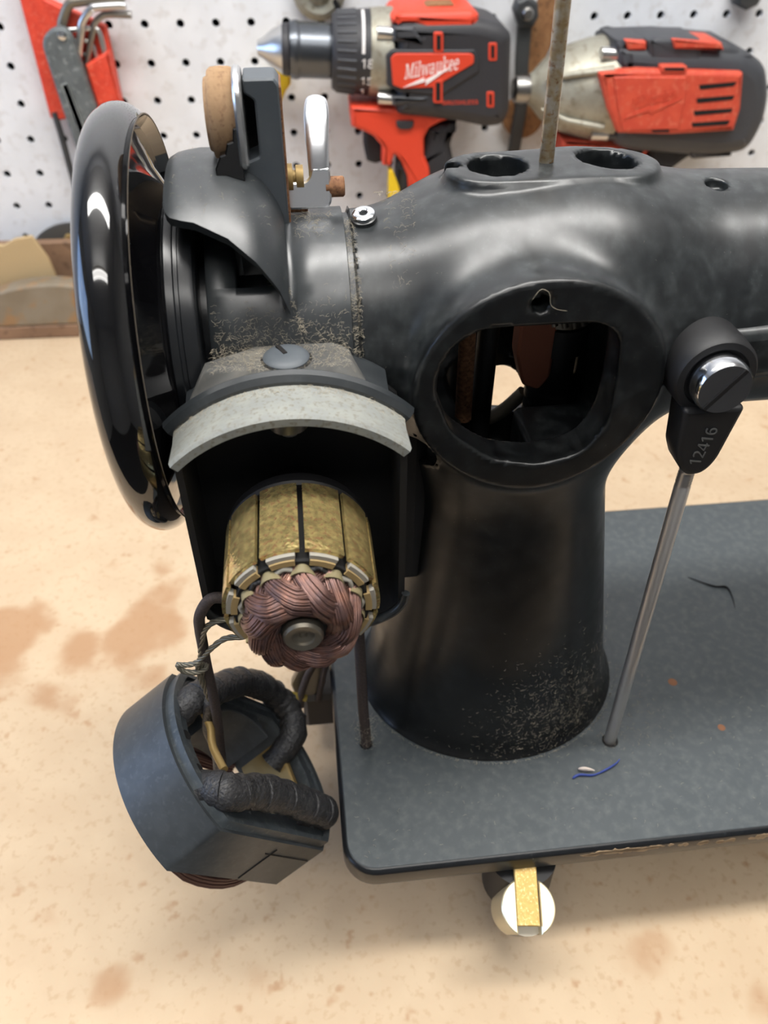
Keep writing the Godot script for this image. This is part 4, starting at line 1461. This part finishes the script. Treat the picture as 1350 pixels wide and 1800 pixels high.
func drill() -> void:
	var t := thing("power_drill", "red and black cordless drill with a lightning-bolt wordmark hanging on the pegboard", "drill", Vector3(58, 203, -640), Basis(Vector3(0, 0, 1), deg_to_rad(-3.0)))
	var x := along(Vector3(0, 2.5, 0), Vector3.RIGHT)
	var st := mb()
	lathe(st, P([0, -93.5, 4.6, -93.5, 5.4, -92.5, 6.5, -90, 11.5, -84, 15.2, -77, 15.4, -76.5]), x, 40)
	obj("chuck_nose", st, M.bright_steel, t)
	st = mb()
	lathe(st, P([15.0, -76.5, 16, -76, 16.4, -72, 15.6, -71.6]), x, 40)
	obj("chuck_ring", st, M.tool_black, t)
	st = mb()
	var pr := P([15.6, -71.6, 17.4, -71, 18.2, -68, 18.2, -66, 17.2, -64])
	for i in 10:
		pr.append(Vector2(17.4, -63.0 + i * 2.0))
		pr.append(Vector2(17.1, -62.0 + i * 2.0))
	pr.append(Vector2(17, -41))
	lathe(st, pr, x, 48)
	obj("chuck_sleeve", st, M.chuck, t)
	st = mb()
	lathe(st, P([17, -42, 23, -42, 24.6, -40, 26, -26, 26.8, -18, 26.8, -16, 22, -15]), x, 56)
	obj("clutch_ring", st, M.tool_black, t)
	for i in 28:
		st = mb()
		var a := TAU * i / 28
		tube(st, [Vector3(-39, 2.5 + cos(a) * 24.4, sin(a) * 24.4), Vector3(-26, 2.5 + cos(a) * 25.8, sin(a) * 25.8)], 1.1, 6)
		obj("grip_rib", st, M.tool_grey, t)
	st = mb()
	lathe(st, P([26.3, -22.4, 26.5, -22.4, 26.6, -20.8, 26.5, -20.4]), x, 24, deg_to_rad(95), deg_to_rad(170))
	obj("pointer_band", st, M.white_print, t)
	# clutch numbers, standing on the curve
	var k := 0
	for s in ["18", "15", "1"]:
		var a: float = deg_to_rad([-3.0, -28.0, -50.0][k])
		var nrm := Vector3(0, sin(a), cos(a))
		var o := Vector3(-22.4, 2.5, 0) + nrm * 27.0
		word(t, "clutch_number", s, "Droid Sans", 5.6, 0.4, Transform3D(Basis(Vector3.RIGHT, nrm.cross(Vector3.RIGHT), nrm), o - nrm.cross(Vector3.RIGHT) * 2.5), M.white_print)
		k += 1
	st = mb()
	lathe(st, P([22, -16.5, 27.4, -16.2, 28.2, -10, 28.6, -1, 20, 0]), x, 56)
	obj("gear_case", st, M.cast, t)
	plate(t, "motor_body", P([-1.3, 24.1, 0.1, 28, 54.3, 31.0, 69.8, 28.1, 78.7, 22.6, 84.7, -26.5, 81.0, -35.7, 69.6, -37.7, 49.7, -34.5, 3.0, -30.9]), -29, 29, 9, M.tool_black, 4, 4)
	plate(t, "top_shell", P([-3.8, 28.6, 2, 32.5, 49.8, 35.5, 54.6, 33, 55.6, 17.8, 20.5, 16.0, 17.0, 21.2, 12.1, 25.0, -3.1, 25.1]), -27, 27, 5, M.tool_red, 3)
	plate(t, "battery_gauge", P([20, 33, 40, 34.6, 39, 36.2, 22, 35.2]), -4, 12, 0.6, M.leather)
	plate(t, "screw_boss", P([-3.0, 24.4, 11.3, 25.6, 20.5, 16.0, -2.5, 15.2]), 8, 29.5, 3, M.tool_grey, 3)
	plate(t, "panel_frame", P([-6.7, 7.6, -3.0, 11.1, 53.4, 13.1, 57.1, 8.4, 58.3, -0.7, 33.3, -16.6, 3.2, -14.6, -4.9, -11.3]), 20, 30, 1.2, M.tool_black)
	plate(t, "name_panel", P([-3.5, 6.3, -0.6, 9.1, 50.5, 10.9, 53.1, 9.6, 53.7, 4.8, 36.2, -5.7, 27.6, -10.9, 5.5, -12.4, -1.0, -10.4]), 20, 30.8, 0.6, M.tool_red)
	plate(t, "screw_boss", P([-1.4, -17.6, 25.3, -16.1, 23.8, -22.0, -0.2, -24.5]), 8, 29.5, 3, M.tool_grey, 3)
	for q in [[P([-13.1, 23.4, -2.0, 23.8, -1.5, 15.2, -12.7, 14.8]), 8], [P([-10.3, -17.2, 0.6, -16.9, 0.8, -24.2, -10.0, -24.4]), 8]]:
		st = mb()
		var c: Vector2 = (q[0][0] + q[0][2]) / 2
		lathe(st, P([0, -5.5, 4.2, -5.5, 4.2, 6, 0, 6]), along(Vector3(c.x, c.y, 23), Vector3.RIGHT), 20)
		obj("screw_tube", st, M.bright_steel, t)
	plate(t, "handle_shell", P([-29.3, -27.4, 0.5, -27.2, 26.5, -21.2, 32.3, -18.1, 61.5, -17.2, 62.8, -26.9, 36.0, -35.7, 28.2, -40.1, 25.0, -47.2, 26.1, -59.1, 30.7, -68.0, 34, -90, 19, -104, 14.5, -74.6, 9.1, -64.0, 4.1, -58.9, 1.6, -67.5, -4.7, -67.2, -5.4, -53.9, -12.0, -47.0, -18.3, -44.1, -28.2, -40.9]), -20, 22, 3, M.tool_red, 3)
	plate(t, "trigger", P([-18.1, -44, -11.7, -46.0, -2.9, -54.9, -2.6, -68.2, -8.8, -70.4, -15.3, -68.5, -17.8, -59.2]), -9, 9, 3, M.rubber_black, 3)
	plate(t, "rubber_grip", P([27.3, -40.7, 36.2, -37.8, 49.0, -36.0, 45.9, -53.5, 51.0, -68.9, 54, -130, 10, -130, 8, -100, 8.3, -70, 5.4, -62.6, 15.4, -66, 26, -60]), -19, 19, 6, M.rubber_black, 4)
	plate(t, "direction_switch", P([3.3, -35.3, 16.3, -34.9, 16.2, -38.7, 13.9, -40.7, 6.9, -40.9, 4.0, -39.1]), 15, 24, 0.8, M.tool_black)
	plate(t, "belt_clip", P([0.5, -70.4, 3.1, -70.3, 9.2, -83.5, 9, -100, 2, -100, 0.8, -82.9]), 12, 22, 0.6, M.tool_yellow)
	for q in [P([26.2, 20.9, 29.2, 21.0, 30.1, 12.2, 27.0, 12.1]), P([28.5, -7.7, 31.7, -7.6, 32.8, -19.1, 29.6, -19.2])]:
		plate(t, "red_surround", inset(ccw(q.duplicate()), -1.6), 20, 31.0, 0.4, M.tool_red)
		plate(t, "vent", q, 20, 31.2, 0, M.slot_dark, 1, 0.4)
	for q in [P([62.2, 17.4, 68.0, 17.7, 69.6, 6.7, 63.7, 6.5]), P([65.1, -12.6, 70.4, -12.5, 71.9, -22.8, 66.6, -22.9])]:
		plate(t, "red_surround", q, 20, 29.4, 0.4, M.tool_red)
		plate(t, "vent", inset(ccw(q.duplicate()), 1.7), 20, 29.7, 0, M.slot_dark, 1, 0.3)
	var b := Basis(Vector3(0, 0, 1), deg_to_rad(11))
	word(t, "wordmark", "Milwaukee", "Droid Serif", 9.4, 0.4, Transform3D(Basis(b.x, b.y + b.x * 0.25, b.z), Vector3(6.6, -6.4, 30.6)), M.white_print, 37)
	st = mb()
	prism(st, P([6, -11.6, 20.5, -4.6, 19.6, -7.0, 39, 3.0, 21.3, -9.6, 22.2, -7.0]), 30.4, 31.5)
	obj("lightning_mark", st, M.white_print, t)
	word(t, "side_word", "BRUSHLESS", "Droid Sans", 2.6, 0.3, Transform3D(Basis(Vector3(0, 0, 1), deg_to_rad(3)), Vector3(35, -22.2, 29.0)), M.key_red, 25)

func impact_wrench() -> void:
	var t := thing("impact_wrench", "worn red impact wrench with a silver nose hanging beside the drill", "impact wrench", Vector3(250, 176, -640), Basis(Vector3(0, 0, 1), deg_to_rad(-1.0)))
	var x := along(Vector3(0, 3.0, 0), Vector3.RIGHT)
	var st := mb()
	lathe(st, P([0, -91, 10, -91, 12, -88, 20, -80.5, 25, -73, 29.5, -62, 33.0, -50, 35.2, -38, 35.6, -30, 20, -30]), x, 56)
	var nose := obj("nose", st, M.cast, t)
	for y in [20, -18]:
		st = mb()
		tube(st, V3([-84, y * 0.5 + 3, 18, -66, y * 0.8 + 3, 27, -40, y + 3, 31]), [1.2, 2.2, 2.6], 10)
		obj("nose_rib", st, M.cast, nose)
	plate(t, "motor_body", P([-41.9, 36.7, -31.7, 38.4, -4.4, 37.0, 29.3, 36.3, 55.7, 33.1, 72.3, 23.9, 81.2, 5.0, 83.4, -12.8, 79.7, -29.1, 73.4, -35.5, 51.0, -38.3, -16.2, -33.7, -28.7, -28.4]), -33, 31, 12, M.tool_grey, 4, 6)
	plate(t, "side_shell", P([-52.1, 21.7, -25.4, 24.4, 50.6, 22.2, 56.0, -1.4, 55.5, -16.0, 9.9, -18.4, -30.6, -17.3, -41.9, -0.9]), 8, 38, 3, M.tool_red_worn, 3)
	plate(t, "raised_panel", P([-42.6, 20.2, 9.8, 20.1, 12.8, 2.6, 13.2, -14.5, -28.1, -15.4, -34.5, -0.9]), 20, 39.2, 1, M.tool_red_worn)
	for q in [P([20.1, 14.6, 47.1, 16.6, 45.6, 13.8, 21.8, 11.6]), P([20.8, 6.0, 48.2, 7.8, 47.5, 5.0, 22.2, 2.8]), P([21.0, -2.2, 49.5, -0.6, 48.8, -3.3, 22.4, -5.4]), P([21.5, -10.2, 49.9, -8.6, 48.9, -11.7, 23.3, -13.1])]:
		plate(t, "vent", q, 20, 38.3, 0, M.slot_dark, 1, 0.8)
	plate(t, "top_cover", P([-40.9, 40.0, -3.5, 41.1, 42.1, 38.0, 56.0, 31.3, 60.6, 23.5, 26.5, 22.8, -37.4, 25.0]), -20, 27, 7, M.tool_grey, 4)
	plate(t, "cover_boss", P([-20.7, 40.8, -13.0, 41.8, 17.2, 41.5, 24.4, 24.4, -14.2, 24.1]), -10, 30, 3, M.tool_grey, 3)
	plate(t, "red_inlay", P([-34.9, 40.0, -20.0, 39.6, -19.0, 34.0, -32.0, 33.8]), 0, 29, 1.5, M.tool_red_worn)
	plate(t, "red_inlay", P([-3.7, 41.6, 31.9, 39.6, 35.1, 34.6, -0.5, 35.6]), 0, 32, 1.5, M.tool_red_worn)
	plate(t, "red_clip", P([-9.6, 26.6, 8.6, 26.6, 9.1, 22, -9.1, 22]), 20, 38.6, 0.8, M.tool_red_worn)
	plate(t, "clip_slot", P([-7.6, 25.6, 6.6, 25.6, 7.1, 23.8, -7.1, 23.8]), 20, 38.9, 0, M.slot_dark, 1, 0.3)
	plate(t, "clip_slot", P([-6.8, -14.6, 5.9, -14.7, 6.3, -16.2, -6.4, -16.1]), 20, 39.4, 0, M.slot_dark, 1, 0.3)
	for q in [[-42, 30.4, 22], [-39.5, -21.8, 22]]:
		st = mb()
		lathe(st, P([0, -6.5, 4.6, -6.5, 4.6, 6, 0, 6]), along(Vector3(q[0], q[1], q[2]), Vector3.RIGHT), 20)
		obj("screw_tube", st, M.bright_steel, t)
		st = mb()
		tube(st, [Vector3(q[0] + 6, q[1], q[2]), Vector3(q[0] + 34, q[1] - 1, q[2] + 1)], 4.4, 14)
		obj("screw_boss", st, M.tool_grey, t)
	plate(t, "handle_shell", P([-64.6, -27.3, 7.7, -31.6, 0.8, -46.0, -4, -60, -50, -56, -63.8, -42.0]), -18, 17, 3, M.tool_red_worn, 3)
	plate(t, "switch_slot", P([-21.4, -34.1, -0.9, -35.1, -2.1, -41.7, -20.6, -39.2]), 4, 17.4, 0, M.slot_dark, 1, 0.5)
	plate(t, "rubber_grip", P([-25.4, -28.1, 73.6, -33.0, 70.4, -36.3, 47.4, -38.6, 37.3, -43.1, 24.1, -53.7, 22, -110, -24, -110, -18, -60, 2, -48, 6.5, -36.4]), -17, 14, 5, M.rubber_black, 4)
	plate(t, "rear_boss", P([30, -32, 64, -31, 66, -38, 36, -40]), 0, 26, 3, M.tool_grey, 3)
	var b := Basis(Vector3(0, 0, 1), deg_to_rad(12))
	word(t, "worn_wordmark", "Milwaukee", "Droid Serif", 7.5, 0.5, Transform3D(Basis(b.x, b.y + b.x * 0.25, b.z), Vector3(-26, -0.6, 39.1)), M.tool_red_worn, 32)
	st = mb()
	prism(st, P([-29.6, -6.6, -11.6, 1.0, -12.4, -0.8, 10.0, 6.4, -10.7, -3.6, -11.9, -1.8]), 39.0, 39.8)
	obj("lightning_mark", st, M.tool_red_worn, t)
	# square drive with its collar
	st = mb()
	lathe(st, P([0, -103, 6.5, -103, 9, -101, 9.8, -96, 9.2, -91, 0, -91]), x, 28)
	obj("drive_collar", st, M.steel, t)

func small_tools() -> void:
	# hex key set
	var o := Vector3(-150, 200, 0)
	var t := thing("hex_key_holder", "scuffed red plastic hex key holder on the pegboard behind the handwheel", "tool holder", o)
	plate(t, "holder_body", P([-46, 52, -36, 52, -28.9, 37.3, 8.2, 19.7, 9.0, -33.0, -8.5, -38.2, -23.6, -38.6, -39.6, -40.6, -45.4, -38.9]), -678, -668, 1.5, M.key_red)
	plate(t, "pocket", P([-9.2, -1.9, 8.6, 6.4, 10.2, -31.6, -6.6, -36.6]), -669, -659, 1.5, M.key_red)
	var keys := [
		["thickest dark hex key, topmost in the red holder, bent over its slanted edge", V3([-176, 190, -664, -171, 219, -664, -167.7, 227, -664, -162, 234.4, -664, -154.6, 236.3, -664, -131, 238, -664, -124, 238, -664]), 3.6, M.dull_steel],
		["bright hex key second from the top of the red holder", V3([-168, 190, -661, -158, 217, -661, -155.2, 224.4, -661, -147.6, 231.8, -661, -142.7, 233.1, -661, -123.5, 233.9, -661]), 2.9, M.bright_steel],
		["dark hex key lowest of the three that stick out above the red holder's slanted edge", V3([-162, 190, -664, -151, 216, -664, -147.3, 223.3, -664, -141.4, 227.3, -664, -136.5, 228.3, -664, -121.3, 227.7, -664]), 2.5, M.steel],
		["bent hex key with the widest loop, just above the pocket of the red holder", V3([-172, 219.4, -664, -163.4, 219.4, -664, -150.1, 219.9, -664, -145.9, 217.8, -664, -144.9, 206.4, -664, -144.6, 190, -664]), 1.9, M.bright_steel],
		["small bent hex key with the middle loop above the pocket of the red holder", V3([-172, 212.1, -664, -162.5, 212.1, -664, -155.8, 212.3, -664, -152.3, 210.1, -664, -151.3, 204.4, -664, -151, 188, -664]), 1.6, M.bright_steel],
		["smallest bent hex key, its loop half hidden by the pocket of the red holder", V3([-172, 203.9, -664, -160.5, 203.9, -664, -157.1, 203.4, -664, -156.5, 200.9, -664, -156, 186, -664]), 1.4, M.bright_steel],
	]
	for k in keys:
		var st := mb()
		tube(st, smooth_path(k[1], 4), k[2], 6)
		tag(obj("hex_key", st, k[3]), k[0], "hex key", "hex keys in the red holder")
	var st := mb()
	tube(st, V3([-191.6, 165, -669, -190.4, 150, -668, -187, 60, -664]), 2.4, 6)
	tag(obj("hex_key", st, M.hanger), "long dark hex key shaft hanging below the red holder beside the grey handle", "hex key", "hex keys in the red holder")
	t = thing("folding_tool", "grey riveted folding tool handle hanging in front of the red holder", "folding tool", o)
	plate(t, "handle", P([-34.5, 11.7, -32, 17.2, -26.5, 21.8, -18.7, 23.4, -13.7, 20.4, -12.2, 14.0, -6.6, -29.2, -1.3, -61.3, 0, -100, -26, -104, -26.6, -73.2, -31, -30]), -662, -653, 2.5, M.worn_grey, 3, 4)
	st = mb()
	ring_prism(st, rounded(P([-27.6, -12.4, -23.2, -11.4, -16.2, -51.2, -21.3, -52.7]), 0.8), rounded(inset(ccw(P([-27.6, -12.4, -23.2, -11.4, -16.2, -51.2, -21.3, -52.7])), 0.9), 0.5), -655, -652.3)
	obj("outline_mark", st, M.worn_pale, t)
	st = mb()
	lathe(st, P([3.0, -653.2, 2.8, -651.8, 0, -650.6]), Transform3D(Basis.IDENTITY, Vector3(-18.8, 18.0, 0)), 20)
	obj("rivet", st, M.chrome, t)
	# flat hanging wrench between the two power tools, the leather behind it
	t = thing("hanging_wrench", "dark flat wrench with a bolted head hanging between drill and impact wrench", "wrench")
	plate(t, "handle", P([153.4, 216, 163.6, 216, 164.4, 190, 166.8, 159.5, 163.6, 110, 154.3, 110, 157.8, 159.7, 154.6, 190]), -674, -668, 1, M.hanger)
	plate(t, "head", P([148.4, 226, 150, 232, 157.5, 235, 165.3, 231, 167, 222, 163.5, 215.6, 153.8, 215.2]), -676, -663, 2, M.hanger)
	st = mb()
	lathe(st, P([4.6, -664, 4.4, -659.6, 3, -658, 0, -657.6]), Transform3D(Basis.IDENTITY, Vector3(157.8, 224.6, 0)), 20)
	obj("bolt", st, M.steel, t)
	t = thing("leather_strap", "brown leather strap and round pad hanging behind the dark wrench", "strap")
	plate(t, "strap", P([163.6, 211.9, 172, 244, 186, 244, 188.3, 214.3, 174.7, 184.0, 166.3, 150, 160, 160]), -680, -676.5, 0.6, M.leather)
	st = mb()
	lathe(st, P([0, -681, 15.5, -681, 16.5, -679, 16.5, -676, 15.5, -675, 0, -674.6]), Transform3D(Basis.IDENTITY, Vector3(166.5, 152, 0)), 36)
	obj("pad", st, M.leather, t)
	# round pale knob above the drill chuck
	t = thing("round_fitting", "dirty pale round fitting with a dark slot above the drill chuck", "fitting", Vector3(9.5, 239, -672))
	st = mb()
	lathe(st, P([0, -9, 17, -9, 19, -6, 18.6, 0, 14, 2.6, 9, 1.6, 7, 3.6, 5, 5, 0, 5.4]), ID, 40)
	obj("body", st, M.cast, t)
	plate(t, "slot", P([9, -6, 12, -4, 17, -14, 13, -16]), -4, 2.6, 0.3, M.slot_dark)
	t = thing("brown_strap", "pair of dark brown strap ends just above the drill", "strap")
	plate(t, "strap_end", P([89.6, 260, 89.9, 227, 98.8, 226.6, 98.6, 260]), -668, -664, 0.6, M.board_brown)
	plate(t, "strap_end", P([100.6, 260, 100.8, 226.6, 110.4, 226.4, 110.2, 260]), -668, -664, 0.6, M.board_brown)
	t = thing("yellow_clamp", "yellow clamp jaw showing behind the drill chuck", "clamp")
	plate(t, "jaw", P([-27, 200, -15, 200, -14.5, 181, -18.5, 177, -23.5, 167.5, -28, 166]), -676, -664, 2, M.tool_yellow)
	t = thing("dark_knob", "dark faceted knob hanging above the impact wrench", "knob", Vector3(323, 234, -672))
	st = mb()
	lathe(st, P([0, -9, 10, -9, 11, -6, 11, 3, 9, 6, 0, 7]), ID, 8)
	obj("body", st, M.hanger, t)
	# the things lying at the back of the bench
	t = thing("wooden_tray", "low brown wooden tray along the back of the bench", "tray", Vector3(-290, 0, -640))
	st = mb()
	box(st, Vector3(0, 6, 0), Vector3(330, 11.6, 22), 1)
	obj("front_rail", st, M.board_brown, t)
	st = mb()
	box(st, Vector3(0, 34, -28), Vector3(330, 68, 8), 1)
	obj("back_board", st, M.board_brown, t)
	t = thing("metal_tin", "dull grey curved sheet metal cover standing in the wooden tray", "metal cover", Vector3(-222, 11.8, -638))
	st = mb()
	var q := PackedVector2Array([Vector2(-74, 0), Vector2(74, 0)])
	for i in 17:
		var a := lerpf(0.98, -0.98, i / 16.0)
		q.append(Vector2(sin(a) * 89, cos(a) * 58 - 22))
	prism(st, q, -9, 9, 2, ID, 2)
	obj("cover", st, M.tin, t)
	t = thing("round_cover", "black round cover leaning against the pegboard behind the wooden tray", "lid", Vector3(-202, 48, -676))
	st = mb()
	lathe(st, P([0, -3, 38, -3, 40, -1, 40, 2, 37, 3, 0, 2.4]), Transform3D(Basis.from_scale(Vector3(1, 0.78, 1)), Vector3.ZERO), 48)
	obj("disc", st, M.lid_black, t)
	plate(t, "lid_handle", P([-12, 14, -6, 23, 4, 23, 12, 16, 12, 10, -12, 10]), 1, 5, 1, M.dull_brass)
	t = thing("cardboard_scrap", "torn tan cardboard scrap beside the black lid", "cardboard", Vector3(-240, 0, -652))
	plate(t, "sheet", P([-30, 3, -30, 76, -12, 72, -2, 77, 12, 79, 20, 60, 24, 30, 22, 3]), -2, 2, 0.4, M.cardboard)
	# scrap of plastic on the bed
	t = thing("plastic_scrap", "small curled blue and white scrap lying on the black bed", "scrap")
	var xf := Transform3D(Basis(Vector3.UP, deg_to_rad(1.5)), Vector3(-3.2, 60, -128.3))
	st = mb()
	tube(st, smooth_path(V3([89, 0.6, -27.6, 92, 0.9, -28.6, 97, 0.7, -28, 102, 0.8, -29.4, 107, 1.4, -31.4, 109, 1.8, -33]), 4), [0.4, 0.9, 1.0, 0.9, 0.8, 0.8, 0.7, 0.7, 0.7, 0.6, 0.6, 0.7, 0.8, 0.8, 0.8, 0.7, 0.7, 0.6, 0.5, 0.4, 0.3], 8, xf, true, Vector2(0.5, 1.0))
	obj("blue_edge", st, M.scrap_blue, t)
	st = mb()
	tube(st, smooth_path(V3([92, 1.5, -30.8, 95, 1.7, -30.2, 98, 1.5, -29.4]), 4), [0.3, 0.8, 1.1, 1.3, 1.2, 1.0, 0.8, 0.5, 0.2], 8, xf, true, Vector2(0.5, 1.0))
	obj("white_flake", st, M.scrap_white, t)

func _ready() -> void:
	# camera
	var cam := Camera3D.new()
	cam.name = "camera"
	cam.transform = Transform3D(Basis(Vector3(0.99660, -0.0005, 0.0824), Vector3(0.0549, 0.7503, -0.6588), Vector3(-0.0615, 0.6611, 0.7478)).orthonormalized(), Vector3(0, 0.341, 0))
	var lens := CameraAttributesPhysical.new()
	lens.frustum_focal_length = 12.0 * 1425.4 / 900.0
	lens.frustum_focus_distance = 0.235
	lens.frustum_near = 0.02
	lens.frustum_far = 20.0
	lens.exposure_aperture = 10.5
	cam.attributes = lens
	add_child(cam)
	cam.current = true
	# sky through the window, exposure
	var env := Environment.new()
	env.background_mode = Environment.BG_SKY
	var sky := Sky.new()
	var psm := ProceduralSkyMaterial.new()
	psm.sky_top_color = Color(0.36, 0.56, 0.9)
	psm.sky_horizon_color = Color(0.72, 0.82, 0.95)
	psm.ground_bottom_color = Color(0.3, 0.32, 0.33)
	psm.ground_horizon_color = Color(0.6, 0.66, 0.7)
	psm.sky_energy_multiplier = 1.6
	sky.sky_material = psm
	env.sky = sky
	env.tonemap_mode = Environment.TONE_MAPPER_LINEAR
	env.tonemap_exposure = 0.95
	env.sdfgi_enabled = true
	env.ssao_enabled = true
	env.ssil_enabled = true
	var we := WorldEnvironment.new()
	we.name = "environment"
	we.environment = env
	add_child(we)
	make_materials()
	# daylight entering at the window
	var day := AreaLight3D.new()
	day.name = "window_daylight"
	day.area_size = Vector2(1.1, 0.8)
	day.light_energy = 0.8
	day.light_color = Color(0.72, 0.84, 1.0)
	day.shadow_enabled = true
	day.position = Vector3(-1.79, 0.6, -0.1)
	day.rotation.y = -PI / 2
	add_child(day)
	lamp(Vector3(60, 1150, -205), Vector2(1200, 130), 1.58)
	lamp(Vector3(0, 1250, 520), Vector2(1200, 130), 0.65)
	room()
	bench()
	machine()
	field_coil()
	motor_bracket()
	drill()
	impact_wrench()
	small_tools()
